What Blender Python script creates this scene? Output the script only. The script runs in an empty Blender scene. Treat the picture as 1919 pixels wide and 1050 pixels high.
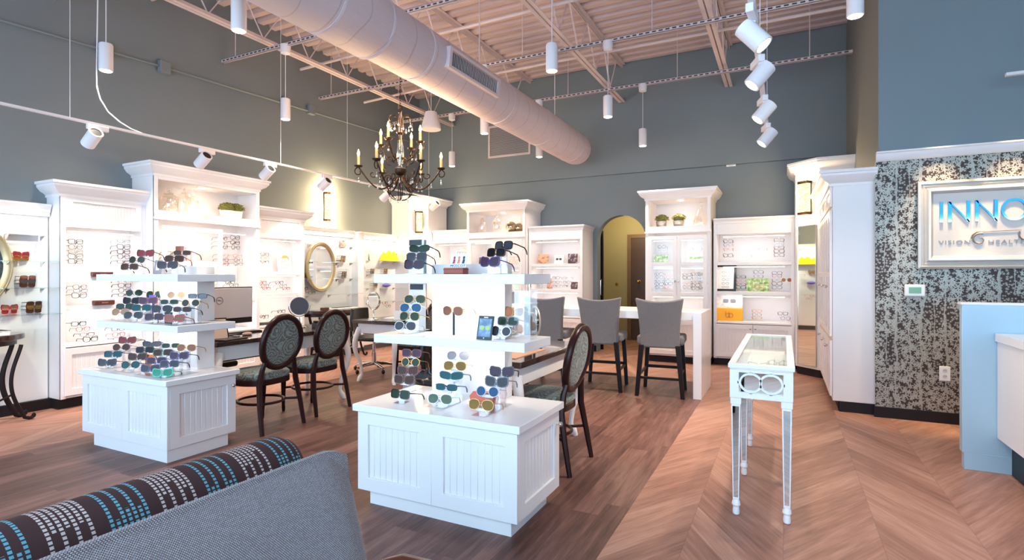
import bpy, math, random
from mathutils import Vector, Matrix

RND = random.Random(11)
COL = bpy.context.scene.collection
PI = math.pi

# ------------------------------------------------------------------ camera calibration (metres)
CAM_H, FPX, CXP, HOR = 1.32, 1018.0, 959.5, 515.0
YAW = math.atan((1470 - CXP) / FPX)
SA, CA = math.sin(YAW), math.cos(YAW)
def _ray(u, v):
    l = (u - CXP) / FPX
    return (-SA + l * CA, CA + l * SA, -(v - HOR) / FPX)
def at_z(u, v, z):
    r = _ray(u, v); t = (z - CAM_H) / r[2]; return Vector((r[0] * t, r[1] * t, z))
def at_x(u, v, x):
    r = _ray(u, v); t = x / r[0]; return Vector((x, r[1] * t, CAM_H + r[2] * t))
def at_y(u, v, y):
    r = _ray(u, v); t = y / r[1]; return Vector((r[0] * t, y, CAM_H + r[2] * t))

# ------------------------------------------------------------------ materials
def lin(c):
    return tuple(((x / 12.92) if x <= 0.04045 else ((x + 0.055) / 1.055) ** 2.4) for x in (k / 255.0 for k in c))
class NT:
    def __init__(s, name):
        s.m = bpy.data.materials.new(name); s.m.use_nodes = True
        s.t = s.m.node_tree; s.t.nodes.clear()
        s.out = s.n('ShaderNodeOutputMaterial')
    def n(s, k, **kw):
        x = s.t.nodes.new(k)
        for a, b in kw.items(): setattr(x, a, b)
        return x
    def l(s, a, b): s.t.links.new(a, b)
    def math(s, op, a, b=None, c=None, clamp=False):
        x = s.n('ShaderNodeMath', operation=op, use_clamp=clamp)
        for i, q in enumerate((a, b, c)):
            if q is None: continue
            if isinstance(q, (int, float)): x.inputs[i].default_value = q
            else: s.l(q, x.inputs[i])
        return x.outputs[0]
    def mix(s, f, a, b):
        x = s.n('ShaderNodeMix', data_type='RGBA')
        for i, q in ((0, f), (6, a), (7, b)):
            if isinstance(q, (int, float)): x.inputs[i].default_value = q
            elif isinstance(q, tuple): x.inputs[i].default_value = (*q[:3], 1)
            else: s.l(q, x.inputs[i])
        return x.outputs[2]
    def coord(s, kind='Object'):
        return s.n('ShaderNodeTexCoord').outputs[kind]
    def noise(s, vec, scale, detail=3, rough=.5):
        x = s.n('ShaderNodeTexNoise'); s.l(vec, x.inputs['Vector'])
        x.inputs['Scale'].default_value = scale; x.inputs['Detail'].default_value = detail; x.inputs['Roughness'].default_value = rough
        return x.outputs['Fac']
    def mapping(s, vec, scale=(1, 1, 1), loc=(0, 0, 0), rot=(0, 0, 0)):
        x = s.n('ShaderNodeMapping'); s.l(vec, x.inputs[0])
        x.inputs['Scale'].default_value = scale; x.inputs['Location'].default_value = loc; x.inputs['Rotation'].default_value = rot
        return x.outputs[0]
    def sep(s, vec):
        x = s.n('ShaderNodeSeparateXYZ'); s.l(vec, x.inputs[0]); return x.outputs
    def comb(s, a, b, c=0.0):
        x = s.n('ShaderNodeCombineXYZ')
        for i, q in enumerate((a, b, c)):
            if isinstance(q, (int, float)): x.inputs[i].default_value = q
            else: s.l(q, x.inputs[i])
        return x.outputs[0]
    def ramp(s, f, *stops):
        x = s.n('ShaderNodeValToRGB'); s.l(f, x.inputs[0]); e = x.color_ramp.elements
        while len(e) < len(stops): e.new(.5)
        for k, (p, c) in enumerate(stops): e[k].position = p; e[k].color = (*c[:3], 1)
        return x.outputs[0]
    def bsdf(s, col, rough=.5, metal=0.0, spec=.5, coat=0.0, bump=None, bstr=.2, bdist=.01, sheen=0.0):
        b = s.n('ShaderNodeBsdfPrincipled')
        for k, q in (('Base Color', col), ('Roughness', rough), ('Metallic', metal)):
            if isinstance(q, tuple): b.inputs[k].default_value = (*q[:3], 1)
            elif isinstance(q, (int, float)): b.inputs[k].default_value = q
            else: s.l(q, b.inputs[k])
        b.inputs['Specular IOR Level'].default_value = spec
        b.inputs['Coat Weight'].default_value = coat
        b.inputs['Sheen Weight'].default_value = sheen
        if bump is not None:
            x = s.n('ShaderNodeBump'); x.inputs['Strength'].default_value = bstr; x.inputs['Distance'].default_value = bdist
            s.l(bump, x.inputs['Height']); s.l(x.outputs[0], b.inputs['Normal'])
        s.l(b.outputs[0], s.out.inputs[0]); return b

MATS = {}
def M(name, rgb=None, rough=.5, metal=0.0, var=.05, scale=6.0, spec=.5, coat=0.0, bump=0.0):
    if name in MATS: return MATS[name]
    t = NT(name); c = lin(rgb)
    nz = t.noise(t.coord(), scale, 3)
    dark = tuple(x * (1 - var) for x in c); lite = tuple(min(1, x * (1 + var)) for x in c)
    t.bsdf(t.mix(nz, dark, lite), rough, metal, spec, coat, nz if bump else None, bump)
    MATS[name] = t.m; return t.m
def EM(name, rgb, strength):
    if name in MATS: return MATS[name]
    t = NT(name); e = t.n('ShaderNodeEmission'); e.inputs[0].default_value = (*lin(rgb), 1); e.inputs[1].default_value = strength
    t.l(e.outputs[0], t.out.inputs[0]); MATS[name] = t.m; return t.m
def CLEAR(name, tint, trans=.9, rough=.05, fk=.5):
    t = NT(name); a = t.n('ShaderNodeBsdfTransparent'); a.inputs[0].default_value = (*tint, 1)
    g = t.n('ShaderNodeBsdfGlossy'); g.inputs[0].default_value = (1, 1, 1, 1); g.inputs[1].default_value = rough
    lw = t.n('ShaderNodeLayerWeight'); lw.inputs[0].default_value = .35
    f = t.math('MULTIPLY_ADD', lw.outputs['Facing'], fk, 1 - trans, True)
    m = t.n('ShaderNodeMixShader'); t.l(f, m.inputs[0]); t.l(a.outputs[0], m.inputs[1]); t.l(g.outputs[0], m.inputs[2])
    t.l(m.outputs[0], t.out.inputs[0]); MATS[name] = t.m; return t.m

WHITE = M('white_lacquer', (240, 236, 236), .38, var=.015)
WHITE2 = M('white_laminate', (242, 240, 240), .25, var=.02, scale=30)
CROWNW = WHITE
DARKBASE = M('dark_baseboard', (34, 28, 31), .55, spec=.25)
DARKWOOD = M('espresso_wood', (44, 18, 18), .3, var=.25, scale=14, spec=.3)
BLACKWOOD = M('black_brown_wood', (24, 15, 15), .42, var=.2, scale=14, spec=.25)
TOPWOOD = M('dark_table_top', (52, 34, 34), .16, var=.25, scale=10, coat=.4)
BLACK = M('black_plastic', (18, 18, 20), .35)
CHROME = M('chrome', (215, 215, 220), .12, 1.0)
BRASS = M('brass', (205, 165, 80), .25, 1.0)
GOLD = M('champagne_gilt', (196, 176, 138), .36, .6, var=.12, scale=25)
SILVERF = M('silver_leaf_frame', (214, 208, 200), .33, .35, var=.06, scale=20)
MIRROR = M('mirror_silver', (228, 234, 232), .02, 1.0, var=.0)
IRON = M('bronzed_iron', (58, 40, 30), .42, .7, var=.25, scale=30)
DARKIRON = M('dark_iron', (34, 24, 24), .45, .5, var=.2, scale=20)
GLASS = CLEAR('shelf_glass', (.90, .97, .95), .93)
ACRYL = CLEAR('clear_acrylic', (.95, .965, .98), .86, .12)
CRYSTAL = CLEAR('cut_crystal', (.97, .95, .92), .80, .12)
PANE = CLEAR('door_pane', (.97, .98, .98), .975, .05, .12)
THINAC = CLEAR('thin_clear_plastic', (.97, .98, .98), .955, .08, .3)
DUCTW = None
STEELW = M('white_painted_steel', (222, 204, 203), .55, var=.05)
FIXW = M('white_fixture', (236, 230, 232), .4, var=.02)
STRIP = EM('led_strip', (255, 240, 226), 3.0)
LAMPG = EM('lamp_face', (255, 240, 214), 14.0)
FLAME = EM('flame_bulb', (255, 176, 86), 36.0)
DROP = CLEAR('crystal_drop_glass', (.98, .95, .9), .5, .1)
CANDLE = M('candle_sleeve', (232, 190, 130), .5)
TIN = M('silver_pot', (190, 186, 184), .3, .8)
CERAM = M('cream_ceramic', (244, 232, 214), .4)
LEAF = M('boxwood_leaf', (112, 112, 44), .6, var=.45, scale=60)
BURL = M('brown_case', (86, 44, 40), .45)
PAPER = M('paper_white', (244, 240, 236), .6)
YELLOW = M('signal_yellow', (240, 214, 20), .5, var=.1)
ORANGEY = M('amber_orange', (242, 172, 24), .5)
CORAL = M('coral_leather', (232, 120, 100), .5)
RUSTBOX = M('rust_leather', (166, 86, 66), .5, var=.12)
PURPLE = M('violet_card', (128, 108, 200), .5)
PLATE = M('outlet_white', (246, 246, 246), .35)

def painted(name, rgb, rough=.6):
    t = NT(name); c = lin(rgb); co = t.coord()
    n1 = t.noise(co, 1.3, 4); n2 = t.noise(co, 180, 2)
    colr = t.mix(n1, tuple(x * .93 for x in c), tuple(x * 1.06 for x in c))
    t.bsdf(colr, rough, 0, .3, bump=n2, bstr=.06, bdist=.002)
    MATS[name] = t.m; return t.m
WALLP = painted('slate_teal_paint', (128, 136, 140), .5)
WALLP2 = painted('slate_blue_paint', (126, 140, 147), .5)
OLIVE = painted('hall_ochre_paint', (170, 158, 116))
DECK = painted('painted_steel_deck', (208, 186, 184), .6)
COLGREY = painted('column_taupe', (128, 130, 128))

def duct_mat():
    t = NT('wrapped_duct'); co = t.coord(); c = lin((222, 208, 214))
    s = t.sep(co)
    n1 = t.noise(t.mapping(co, (3, .8, 3)), 3, 5, .6)
    w = t.n('ShaderNodeTexWave', wave_type='BANDS', bands_direction='Y'); t.l(co, w.inputs[0])
    w.inputs['Scale'].default_value = 1.1; w.inputs['Distortion'].default_value = 5; w.inputs['Detail'].default_value = 2
    seam = t.math('LESS_THAN', w.outputs['Fac'], .006)
    colr = t.mix(n1, tuple(x * .93 for x in c), tuple(min(1, x * 1.05) for x in c))
    colr = t.mix(t.math('MULTIPLY', seam, .3), colr, lin((150, 135, 140)))
    t.bsdf(colr, .6, 0, .3, bump=n1, bstr=.35, bdist=.03); return t.m
DUCTW = duct_mat()

def plank_mat():
    t = NT('walnut_planks'); s = t.sep(t.coord())
    colx = t.math('FLOOR', t.math('DIVIDE', s[0], .152))
    wn = t.n('ShaderNodeTexWhiteNoise', noise_dimensions='1D'); t.l(colx, wn.inputs['W'])
    yy = t.math('ADD', s[1], t.math('MULTIPLY', wn.outputs[0], 1.2))
    rowy = t.math('FLOOR', t.math('DIVIDE', yy, 1.22))
    wn2 = t.n('ShaderNodeTexWhiteNoise', noise_dimensions='2D'); t.l(t.comb(colx, rowy), wn2.inputs['Vector'])
    off = t.math('MULTIPLY', wn2.outputs[0], 30)
    g = t.noise(t.comb(t.math('MULTIPLY', s[0], 26), t.math('MULTIPLY', yy, 2.4), off), 1, 6, .62)
    g2 = t.noise(t.comb(t.math('MULTIPLY', s[0], 90), t.math('MULTIPLY', yy, 5), off), 1, 3, .6)
    f = t.math('MULTIPLY_ADD', wn2.outputs[0], .2, t.math('ADD', t.math('MULTIPLY', g, .55), t.math('MULTIPLY', g2, .3)))
    c = t.ramp(f, (.30, lin((52, 32, 29))), (.52, lin((104, 70, 62))), (.76, lin((146, 108, 98))))
    ex = t.math('ABSOLUTE', t.math('SUBTRACT', t.math('FRACT', t.math('DIVIDE', s[0], .152)), .5))
    gap = t.math('GREATER_THAN', ex, .493)
    ey = t.math('ABSOLUTE', t.math('SUBTRACT', t.math('FRACT', t.math('DIVIDE', yy, 1.22)), .5))
    gap = t.math('MAXIMUM', gap, t.math('GREATER_THAN', ey, .4988))
    c = t.mix(t.math('MULTIPLY', gap, .5), c, lin((50, 32, 32)))
    t.bsdf(c, t.math('MULTIPLY_ADD', g2, .18, .36), 0, .32, bump=f, bstr=.12, bdist=.003); return t.m
def chevron_mat():
    t = NT('chevron_oak'); s = t.sep(t.coord())
    W, K, DV = .435, 1.6, .27
    px = t.math('ADD', s[0], .44 + W * 40)
    pp = t.math('PINGPONG', px, W)
    v = t.math('MULTIPLY_ADD', pp, K, s[1])
    cell = t.math('FLOOR', t.math('DIVIDE', px, W))
    idx = t.math('FLOOR', t.math('DIVIDE', v, DV))
    wn = t.n('ShaderNodeTexWhiteNoise', noise_dimensions='2D'); t.l(t.comb(cell, idx), wn.inputs['Vector'])
    off = t.math('MULTIPLY_ADD', wn.outputs[0], 40, 0)
    along = t.math('MULTIPLY_ADD', pp, 1.8, off)
    g = t.noise(t.comb(t.math('MULTIPLY', v, 14), t.math('MULTIPLY', along, 2.2), off), 1, 6, .62)
    g2 = t.noise(t.comb(t.math('MULTIPLY', v, 46), t.math('MULTIPLY', along, 4.0), off), 1, 3, .6)
    f = t.math('MULTIPLY_ADD', wn.outputs[0], .16, t.math('ADD', t.math('MULTIPLY', g, .56), t.math('MULTIPLY', g2, .32)))
    c = t.ramp(f, (.28, lin((118, 82, 70))), (.52, lin((166, 121, 104))), (.78, lin((202, 159, 140))))
    e = t.math('ABSOLUTE', t.math('SUBTRACT', t.math('FRACT', t.math('DIVIDE', v, DV)), .5))
    e2 = t.math('ABSOLUTE', t.math('SUBTRACT', t.math('FRACT', t.math('DIVIDE', px, W)), .5))
    gap = t.math('MAXIMUM', t.math('GREATER_THAN', e, .494), t.math('GREATER_THAN', e2, .496))
    c = t.mix(t.math('MULTIPLY', gap, .35), c, lin((100, 72, 62)))
    t.bsdf(c, t.math('MULTIPLY_ADD', g2, .18, .38), 0, .32, bump=f, bstr=.12, bdist=.003); return t.m
PLANK, CHEV = plank_mat(), chevron_mat()

def wallpaper_mat():
    t = NT('blossom_wallpaper'); co = t.coord(); s = t.sep(co)
    p2 = t.comb(s[0], s[2])
    def flowers(scale, seed, r0, n=5):
        vo = t.n('ShaderNodeTexVoronoi', feature='F1', voronoi_dimensions='2D'); vo.inputs['Scale'].default_value = scale
        vo.inputs['Randomness'].default_value = 1
        v2 = t.mapping(p2, loc=(seed, seed * 1.7, 0)); t.l(v2, vo.inputs['Vector'])
        sub = t.n('ShaderNodeVectorMath', operation='SUBTRACT'); t.l(v2, sub.inputs[0]); t.l(vo.outputs['Position'], sub.inputs[1])
        q = t.sep(sub.outputs[0])
        ang = t.math('ARCTAN2', q[1], q[0])
        cs = t.sep(vo.outputs['Color'])
        pet = t.math('COSINE', t.math('MULTIPLY_ADD', ang, n, t.math('MULTIPLY', cs[0], 6.28)))
        rad = t.math('MULTIPLY', t.math('MULTIPLY_ADD', pet, .42, .62), t.math('MULTIPLY_ADD', cs[1], .5 * r0, .7 * r0))
        return t.math('LESS_THAN', vo.outputs['Distance'], t.math('MULTIPLY', rad, 1.0))
    f = t.math('MAXIMUM', flowers(17, 0, .47), flowers(21, 5.3, .44))
    f = t.math('MAXIMUM', f, flowers(34, 9.1, .34, 4))
    dens = t.noise(t.mapping(p2, (1, .8, 1)), 3.2, 3, .55)
    f = t.math('MULTIPLY', f, t.math('GREATER_THAN', dens, .43))
    f = t.math('MAXIMUM', f, t.math('MULTIPLY', flowers(40, 2.2, .42, 5), t.math('LESS_THAN', dens, .52)))
    wob = t.noise(t.mapping(p2, (6, 3, 1)), 1.5, 2)
    sx = t.math('ADD', s[0], t.math('MULTIPLY', wob, .06))
    cellx = t.math('FRACT', t.math('MULTIPLY', sx, 11))
    stem = t.math('LESS_THAN', t.math('ABSOLUTE', t.math('SUBTRACT', cellx, .5)), .035)
    stem = t.math('MULTIPLY', stem, t.math('GREATER_THAN', t.noise(t.mapping(p2, (9, 1.6, 1)), 1.2, 1), .5))
    stem2 = t.math('LESS_THAN', t.math('ABSOLUTE', t.math('SUBTRACT', t.math('FRACT', t.math('MULTIPLY', sx, 5.5)), .2)), .03)
    f = t.math('MAXIMUM', f, t.math('MULTIPLY', t.math('MAXIMUM', stem, stem2), .8))
    c = t.mix(f, lin((66, 51, 46)), lin((178, 174, 164)))
    t.bsdf(c, t.math('MULTIPLY_ADD', f, -.1, .5), t.math('MULTIPLY', f, .25), .4); return t.m
WPAPER = wallpaper_mat()

def paisley_mat():
    t = NT('paisley_damask'); co = t.coord()
    w = t.noise(co, 9, 2); 
    vo = t.n('ShaderNodeTexVoronoi', feature='F1'); vo.inputs['Scale'].default_value = 7.5
    va = t.n('ShaderNodeVectorMath', operation='ADD'); t.l(co, va.inputs[0]); t.l(t.comb(t.math('MULTIPLY', w, .09), t.math('MULTIPLY', w, -.07), 0.0), va.inputs[1])
    t.l(va.outputs[0], vo.inputs['Vector'])
    rings = t.math('SINE', t.math('MULTIPLY', vo.outputs['Distance'], 38))
    r = t.math('GREATER_THAN', rings, .5)
    v2 = t.n('ShaderNodeTexVoronoi', feature='DISTANCE_TO_EDGE'); v2.inputs['Scale'].default_value = 70; t.l(co, v2.inputs['Vector'])
    fine = t.math('LESS_THAN', v2.outputs['Distance'], .10)
    f = t.math('MAXIMUM', t.math('MULTIPLY', r, .8), t.math('MULTIPLY', fine, .55))
    big = t.noise(co, 7, 2)
    c = t.mix(f, t.mix(big, lin((72, 56, 50)), lin((106, 94, 76))), lin((142, 162, 160)))
    t.bsdf(c, .75, 0, .2, sheen=.2, bump=f, bstr=.25, bdist=.003); return t.m
PAISLEY = paisley_mat()
def weave_mat(name, a, b, sc=260, axis=(1, 2)):
    t = NT(name); co = t.coord(); s = t.sep(co)
    x = t.math('SINE', t.math('MULTIPLY', s[axis[0]], sc)); y = t.math('SINE', t.math('MULTIPLY', s[axis[1]], sc))
    f = t.math('MULTIPLY_ADD', t.math('MULTIPLY', x, y), .5, .5)
    n = t.noise(co, 60, 3); big = t.noise(co, 4, 2)
    ff = t.math('ADD', t.math('MULTIPLY', f, .55), t.math('MULTIPLY', n, .45))
    c = t.mix(ff, lin(a), lin(b)); c = t.mix(t.math('MULTIPLY', big, .2), c, lin(a))
    t.bsdf(c, .85, 0, .2, sheen=.25, bump=f, bstr=.5, bdist=.004); return t.m
STOOLF = weave_mat('grey_stool_fabric', (108, 102, 102), (150, 144, 142), 700, (0, 2))
def tweed_mat():
    t = NT('blue_brown_tweed'); co = t.coord(); s0 = t.sep(co); s = [s0[0], s0[1], t.math('SUBTRACT', s0[2], s0[0])]
    row = t.math('FLOOR', t.math('MULTIPLY', s[2], 250))
    xx = t.math('MULTIPLY_ADD', s[1], 185, t.math('MULTIPLY', row, .5))
    bx = t.math('ABSOLUTE', t.math('SUBTRACT', t.math('FRACT', xx), .5)); bz = t.math('ABSOLUTE', t.math('SUBTRACT', t.math('FRACT', t.math('MULTIPLY', s[2], 250)), .5))
    bead = t.math('MULTIPLY', t.math('LESS_THAN', bx, .34), t.math('LESS_THAN', bz, .33))
    wn = t.n('ShaderNodeTexWhiteNoise', noise_dimensions='2D'); t.l(t.comb(t.math('FLOOR', xx), row), wn.inputs['Vector'])
    c1 = t.mix(wn.outputs[0], lin((164, 166, 172)), lin((192, 198, 204)))
    c = t.mix(bead, lin((104, 80, 76)), c1)
    t.bsdf(c, .85, 0, .2, sheen=.2, bump=bead, bstr=.5, bdist=.003); return t.m
TWEED = tweed_mat()
def roll_mat():
    # bands of stitched dots, turquoise and white in turn, on brown; u runs along the roll (y), a round it (z/x angle)
    t = NT('stitched_bolster'); co = t.coord(); s = t.sep(co)
    ang = t.math('ARCTAN2', s[2], s[0])
    P = .102
    yb = t.math('DIVIDE', s[1], P); band = t.math('FLOOR', yb); fr = t.math('FRACT', yb)
    odd = t.math('MODULO', t.math('ABSOLUTE', band), 2)
    lines = t.math('MULTIPLY', fr, 9.0); li = t.math('FLOOR', lines); lf = t.math('ABSOLUTE', t.math('SUBTRACT', t.math('FRACT', lines), .5))
    da = t.math('ABSOLUTE', t.math('SUBTRACT', t.math('FRACT', t.math('MULTIPLY', ang, 10)), .5))
    dot = t.math('MULTIPLY', t.math('LESS_THAN', lf, .30), t.math('LESS_THAN', da, .32))
    dot = t.math('MULTIPLY', dot, t.math('LESS_THAN', fr, .78))
    wn = t.n('ShaderNodeTexWhiteNoise', noise_dimensions='2D'); t.l(t.comb(li, band), wn.inputs['Vector'])
    full = t.math('LESS_THAN', t.math('MODULO', li, 2), .5)
    # white bands dense on top of the roll, turquoise bands dense low on the roll, odd lines run all the way round
    lim = t.math('MULTIPLY_ADD', wn.outputs[0], .5, .75)
    topw = t.math('GREATER_THAN', ang, lim); lowt = t.math('LESS_THAN', ang, t.math('MULTIPLY_ADD', wn.outputs[0], .5, .35))
    dense = t.math('ADD', t.math('MULTIPLY', odd, topw), t.math('MULTIPLY', t.math('SUBTRACT', 1, odd), lowt))
    dot = t.math('MULTIPLY', dot, t.math('MAXIMUM', full, dense))
    dc = t.mix(odd, lin((112, 186, 206)), lin((222, 208, 204)))
    c = t.mix(dot, lin((78, 56, 56)), dc)
    t.bsdf(c, .8, 0, .2, bump=dot, bstr=.5, bdist=.004); return t.m
ROLLM = roll_mat()
def gingham_mat():
    t = NT('black_white_check'); s = t.sep(t.coord())
    a = t.math('GREATER_THAN', t.math('SINE', t.math('MULTIPLY', s[1], 170)), 0); b = t.math('GREATER_THAN', t.math('SINE', t.math('MULTIPLY', s[2], 170)), 0)
    f = t.math('MULTIPLY', t.math('ADD', a, b), .5)
    t.bsdf(t.mix(f, lin((236, 236, 240)), lin((22, 24, 34))), .8); return t.m
GINGHAM = gingham_mat()
def sconce_mat():
    t = NT('seeded_glass_glow'); co = t.coord()
    vo = t.n('ShaderNodeTexVoronoi', feature='DISTANCE_TO_EDGE'); vo.inputs['Scale'].default_value = 55; t.l(co, vo.inputs['Vector'])
    f = t.math('LESS_THAN', vo.outputs['Distance'], .12)
    c = t.mix(f, lin((255, 236, 170)), lin((214, 160, 60)))
    e = t.n('ShaderNodeEmission'); t.l(c, e.inputs[0]); e.inputs[1].default_value = 2.2
    t.l(e.outputs[0], t.out.inputs[0]); return t.m
SCONG = sconce_mat()
def photo_mat(name, cols, scale=9):
    t = NT(name); n = t.noise(t.coord(), scale, 3, .6)
    k = len(cols); t.bsdf(t.ramp(n, *[(.3 + .4 * i / (k - 1), lin(c)) for i, c in enumerate(cols)]), .4); return t.m
PH_GREEN = photo_mat('green_photo', [(240, 240, 230), (150, 180, 90), (60, 90, 40)], 22)
PH_FACE = photo_mat('portrait_photo', [(40, 26, 26), (200, 150, 130), (230, 220, 220)], 14)
PH_WARM = photo_mat('sunny_photo', [(90, 70, 40), (230, 170, 140), (180, 190, 110)], 14)
PH_DARK = photo_mat('dark_photo', [(30, 26, 32), (90, 60, 70), (220, 210, 210)], 14)
PH_GREY = photo_mat('grey_photo', [(200, 196, 194), (232, 228, 226), (180, 176, 178)], 8)
PH_BLUE = photo_mat('blue_screen', [(84, 110, 140), (120, 150, 180), (190, 210, 220)], 16)
SKETCH = photo_mat('sketch_paper', [(238, 232, 228), (245, 240, 236), (225, 220, 220)], 8)

# ------------------------------------------------------------------ mesh builder
def rot_to(d):
    return Vector((0, 0, 1)).rotation_difference(Vector(d).normalized()).to_matrix()
class MB:
    def __init__(s): s.v = []; s.f = []
    def add(s, vs, fs, T=None):
        k = len(s.v)
        s.v += [tuple(T @ Vector(p)) for p in vs] if T else [tuple(p) for p in vs]
        s.f += [tuple(i + k for i in f) for f in fs]; return s
    def box(s, x0, x1, y0, y1, z0, z1, T=None):
        x0, x1 = min(x0, x1), max(x0, x1); y0, y1 = min(y0, y1), max(y0, y1); z0, z1 = min(z0, z1), max(z0, z1)
        return s.add([(x0, y0, z0), (x1, y0, z0), (x1, y1, z0), (x0, y1, z0), (x0, y0, z1), (x1, y0, z1), (x1, y1, z1), (x0, y1, z1)],
                     [(0, 3, 2, 1), (4, 5, 6, 7), (0, 1, 5, 4), (1, 2, 6, 5), (2, 3, 7, 6), (3, 0, 4, 7)], T)
    def tube(s, pts, r, n=8, closed=False, T=None):
        P = [Vector(p) for p in pts]; m = len(P)
        rr = r if isinstance(r, (list, tuple)) else [r] * m
        vs = []; fs = []; prev = None
        for i in range(m):
            a = P[i - 1] if (i or closed) else P[i]; b = P[(i + 1) % m] if (i < m - 1 or closed) else P[i]
            d = (b - a); d = d.normalized() if d.length > 1e-9 else Vector((0, 0, 1))
            if prev is None:
                ref = Vector((0, 0, 1)) if abs(d.z) < .9 else Vector((1, 0, 0)); nx = d.cross(ref).normalized()
            else:
                nx = prev - d * prev.dot(d); nx = nx.normalized() if nx.length > 1e-6 else d.orthogonal().normalized()
            prev = nx; ny = d.cross(nx)
            for k in range(n):
                a_ = 2 * PI * k / n; vs.append(P[i] + (nx * math.cos(a_) + ny * math.sin(a_)) * rr[i])
        for i in range(m if closed else m - 1):
            j = (i + 1) % m
            for k in range(n):
                l = (k + 1) % n; fs.append((i * n + k, i * n + l, j * n + l, j * n + k))
        if not closed:
            fs.append(tuple(range(n - 1, -1, -1))); fs.append(tuple((m - 1) * n + k for k in range(n)))
        return s.add(vs, fs, T)
    def cyl(s, a, b, r, n=16, r2=None): return s.tube([a, b], [r, r if r2 is None else r2], n)
    def lathe(s, prof, n=20, T=None):
        vs = []; fs = []; m = len(prof)
        for r, z in prof:
            for k in range(n):
                a = 2 * PI * k / n; vs.append((r * math.cos(a), r * math.sin(a), z))
        for i in range(m - 1):
            for k in range(n):
                l = (k + 1) % n; fs.append((i * n + k, i * n + l, (i + 1) * n + l, (i + 1) * n + k))
        fs.append(tuple(range(n - 1, -1, -1))); fs.append(tuple((m - 1) * n + k for k in range(n)))
        return s.add(vs, fs, T)
    def ell(s, c, rad, nu=14, nv=8, T=None):
        prof = [(max(1e-4, math.sin(PI * i / nv)), -math.cos(PI * i / nv)) for i in range(nv + 1)]
        T2 = Matrix.Translation(c) @ Matrix.Diagonal((*rad, 1)); return s.lathe(prof, nu, (T @ T2) if T else T2)
    def prism(s, poly, a0, a1, plane='xz', T=None):
        n = len(poly)
        def w(p, h): return {'xz': (p[0], h, p[1]), 'xy': (p[0], p[1], h), 'yz': (h, p[0], p[1])}[plane]
        vs = [w(p, a0) for p in poly] + [w(p, a1) for p in poly]
        fs = [tuple(range(n)), tuple(range(2 * n - 1, n - 1, -1))] + [(i, i + n, (i + 1) % n + n, (i + 1) % n) for i in range(n)]
        return s.add(vs, fs, T)
    def ring(s, outer, inner, a0, a1, plane='xz', T=None):
        n = len(outer)
        def w(p, h): return {'xz': (p[0], h, p[1]), 'xy': (p[0], p[1], h), 'yz': (h, p[0], p[1])}[plane]
        vs = [w(p, a0) for p in outer] + [w(p, a0) for p in inner] + [w(p, a1) for p in outer] + [w(p, a1) for p in inner]
        fs = []
        for i in range(n):
            j = (i + 1) % n
            fs += [(i, j, n + j, n + i), (2 * n + j, 2 * n + i, 3 * n + i, 3 * n + j), (j, i, 2 * n + i, 2 * n + j), (n + i, n + j, 3 * n + j, 3 * n + i)]
        return s.add(vs, fs, T)
    def frame(s, x0, x1, z0, z1, w, y0, y1, T=None):
        return s.ring([(x0, z0), (x1, z0), (x1, z1), (x0, z1)], [(x0 + w, z0 + w), (x1 - w, z0 + w), (x1 - w, z1 - w), (x0 + w, z1 - w)], y0, y1, 'xz', T)
    def grid(s, P, closed_u=False, T=None):
        nu, nv = len(P), len(P[0]); fs = []
        for i in range(nu if closed_u else nu - 1):
            for j in range(nv - 1):
                k = (i + 1) % nu; fs.append((i * nv + j, k * nv + j, k * nv + j + 1, i * nv + j + 1))
        return s.add([p for r in P for p in r], fs, T)
    def shell(s, front, back, T=None):
        nu, nv = len(front), len(front[0]); N = nu * nv; fs = []
        for i in range(nu - 1):
            for j in range(nv - 1):
                a, b, c, d = i * nv + j, (i + 1) * nv + j, (i + 1) * nv + j + 1, i * nv + j + 1
                fs += [(a, b, c, d), (N + d, N + c, N + b, N + a)]
        for i in range(nu - 1):
            fs += [((i + 1) * nv, i * nv, N + i * nv, N + (i + 1) * nv), (i * nv + nv - 1, (i + 1) * nv + nv - 1, N + (i + 1) * nv + nv - 1, N + i * nv + nv - 1)]
        for j in range(nv - 1):
            fs += [(j, j + 1, N + j + 1, N + j), ((nu - 1) * nv + j + 1, (nu - 1) * nv + j, N + (nu - 1) * nv + j, N + (nu - 1) * nv + j + 1)]
        return s.add([p for r in front for p in r] + [p for r in back for p in r], fs, T)
    def build(s, name, mat, parent=None, loc=None, rz=None, bevel=0, seg=2, sub=0, ang=38):
        me = bpy.data.meshes.new(name); me.from_pydata(s.v, [], s.f); me.validate(); me.update()
        me.polygons.foreach_set('use_smooth', [True] * len(me.polygons))
        me.set_sharp_from_angle(angle=math.radians(ang))
        o = bpy.data.objects.new(name, me); COL.objects.link(o)
        if mat: me.materials.append(mat)
        if parent: o.parent = parent
        if loc is not None: o.location = loc
        if rz is not None: o.rotation_euler.z = rz
        if bevel:
            b = o.modifiers.new('soft_edges', 'BEVEL'); b.width = bevel; b.segments = seg; b.limit_method = 'ANGLE'; b.angle_limit = math.radians(40)
        if sub:
            b = o.modifiers.new('smooth', 'SUBSURF'); b.levels = sub; b.render_levels = sub
        return o
LABELS = {}
def tag(o, label, cat, group=None):
    o['label'] = label; o['category'] = cat
    if group: o['group'] = group
    LABELS.setdefault(label.lower(), []).append(o.name); return o
def thing(name, label, cat, loc=(0, 0, 0), rz=0, group=None):
    o = bpy.data.objects.new(name, None); COL.objects.link(o); o.empty_display_size = .05
    o.location = loc; o.rotation_euler.z = rz; return tag(o, label, cat, group)
def struct(name, mb, mat, parent=None, **k):
    o = mb.build(name, mat, parent, **k)
    if not parent: o['kind'] = 'structure'
    return o
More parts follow.
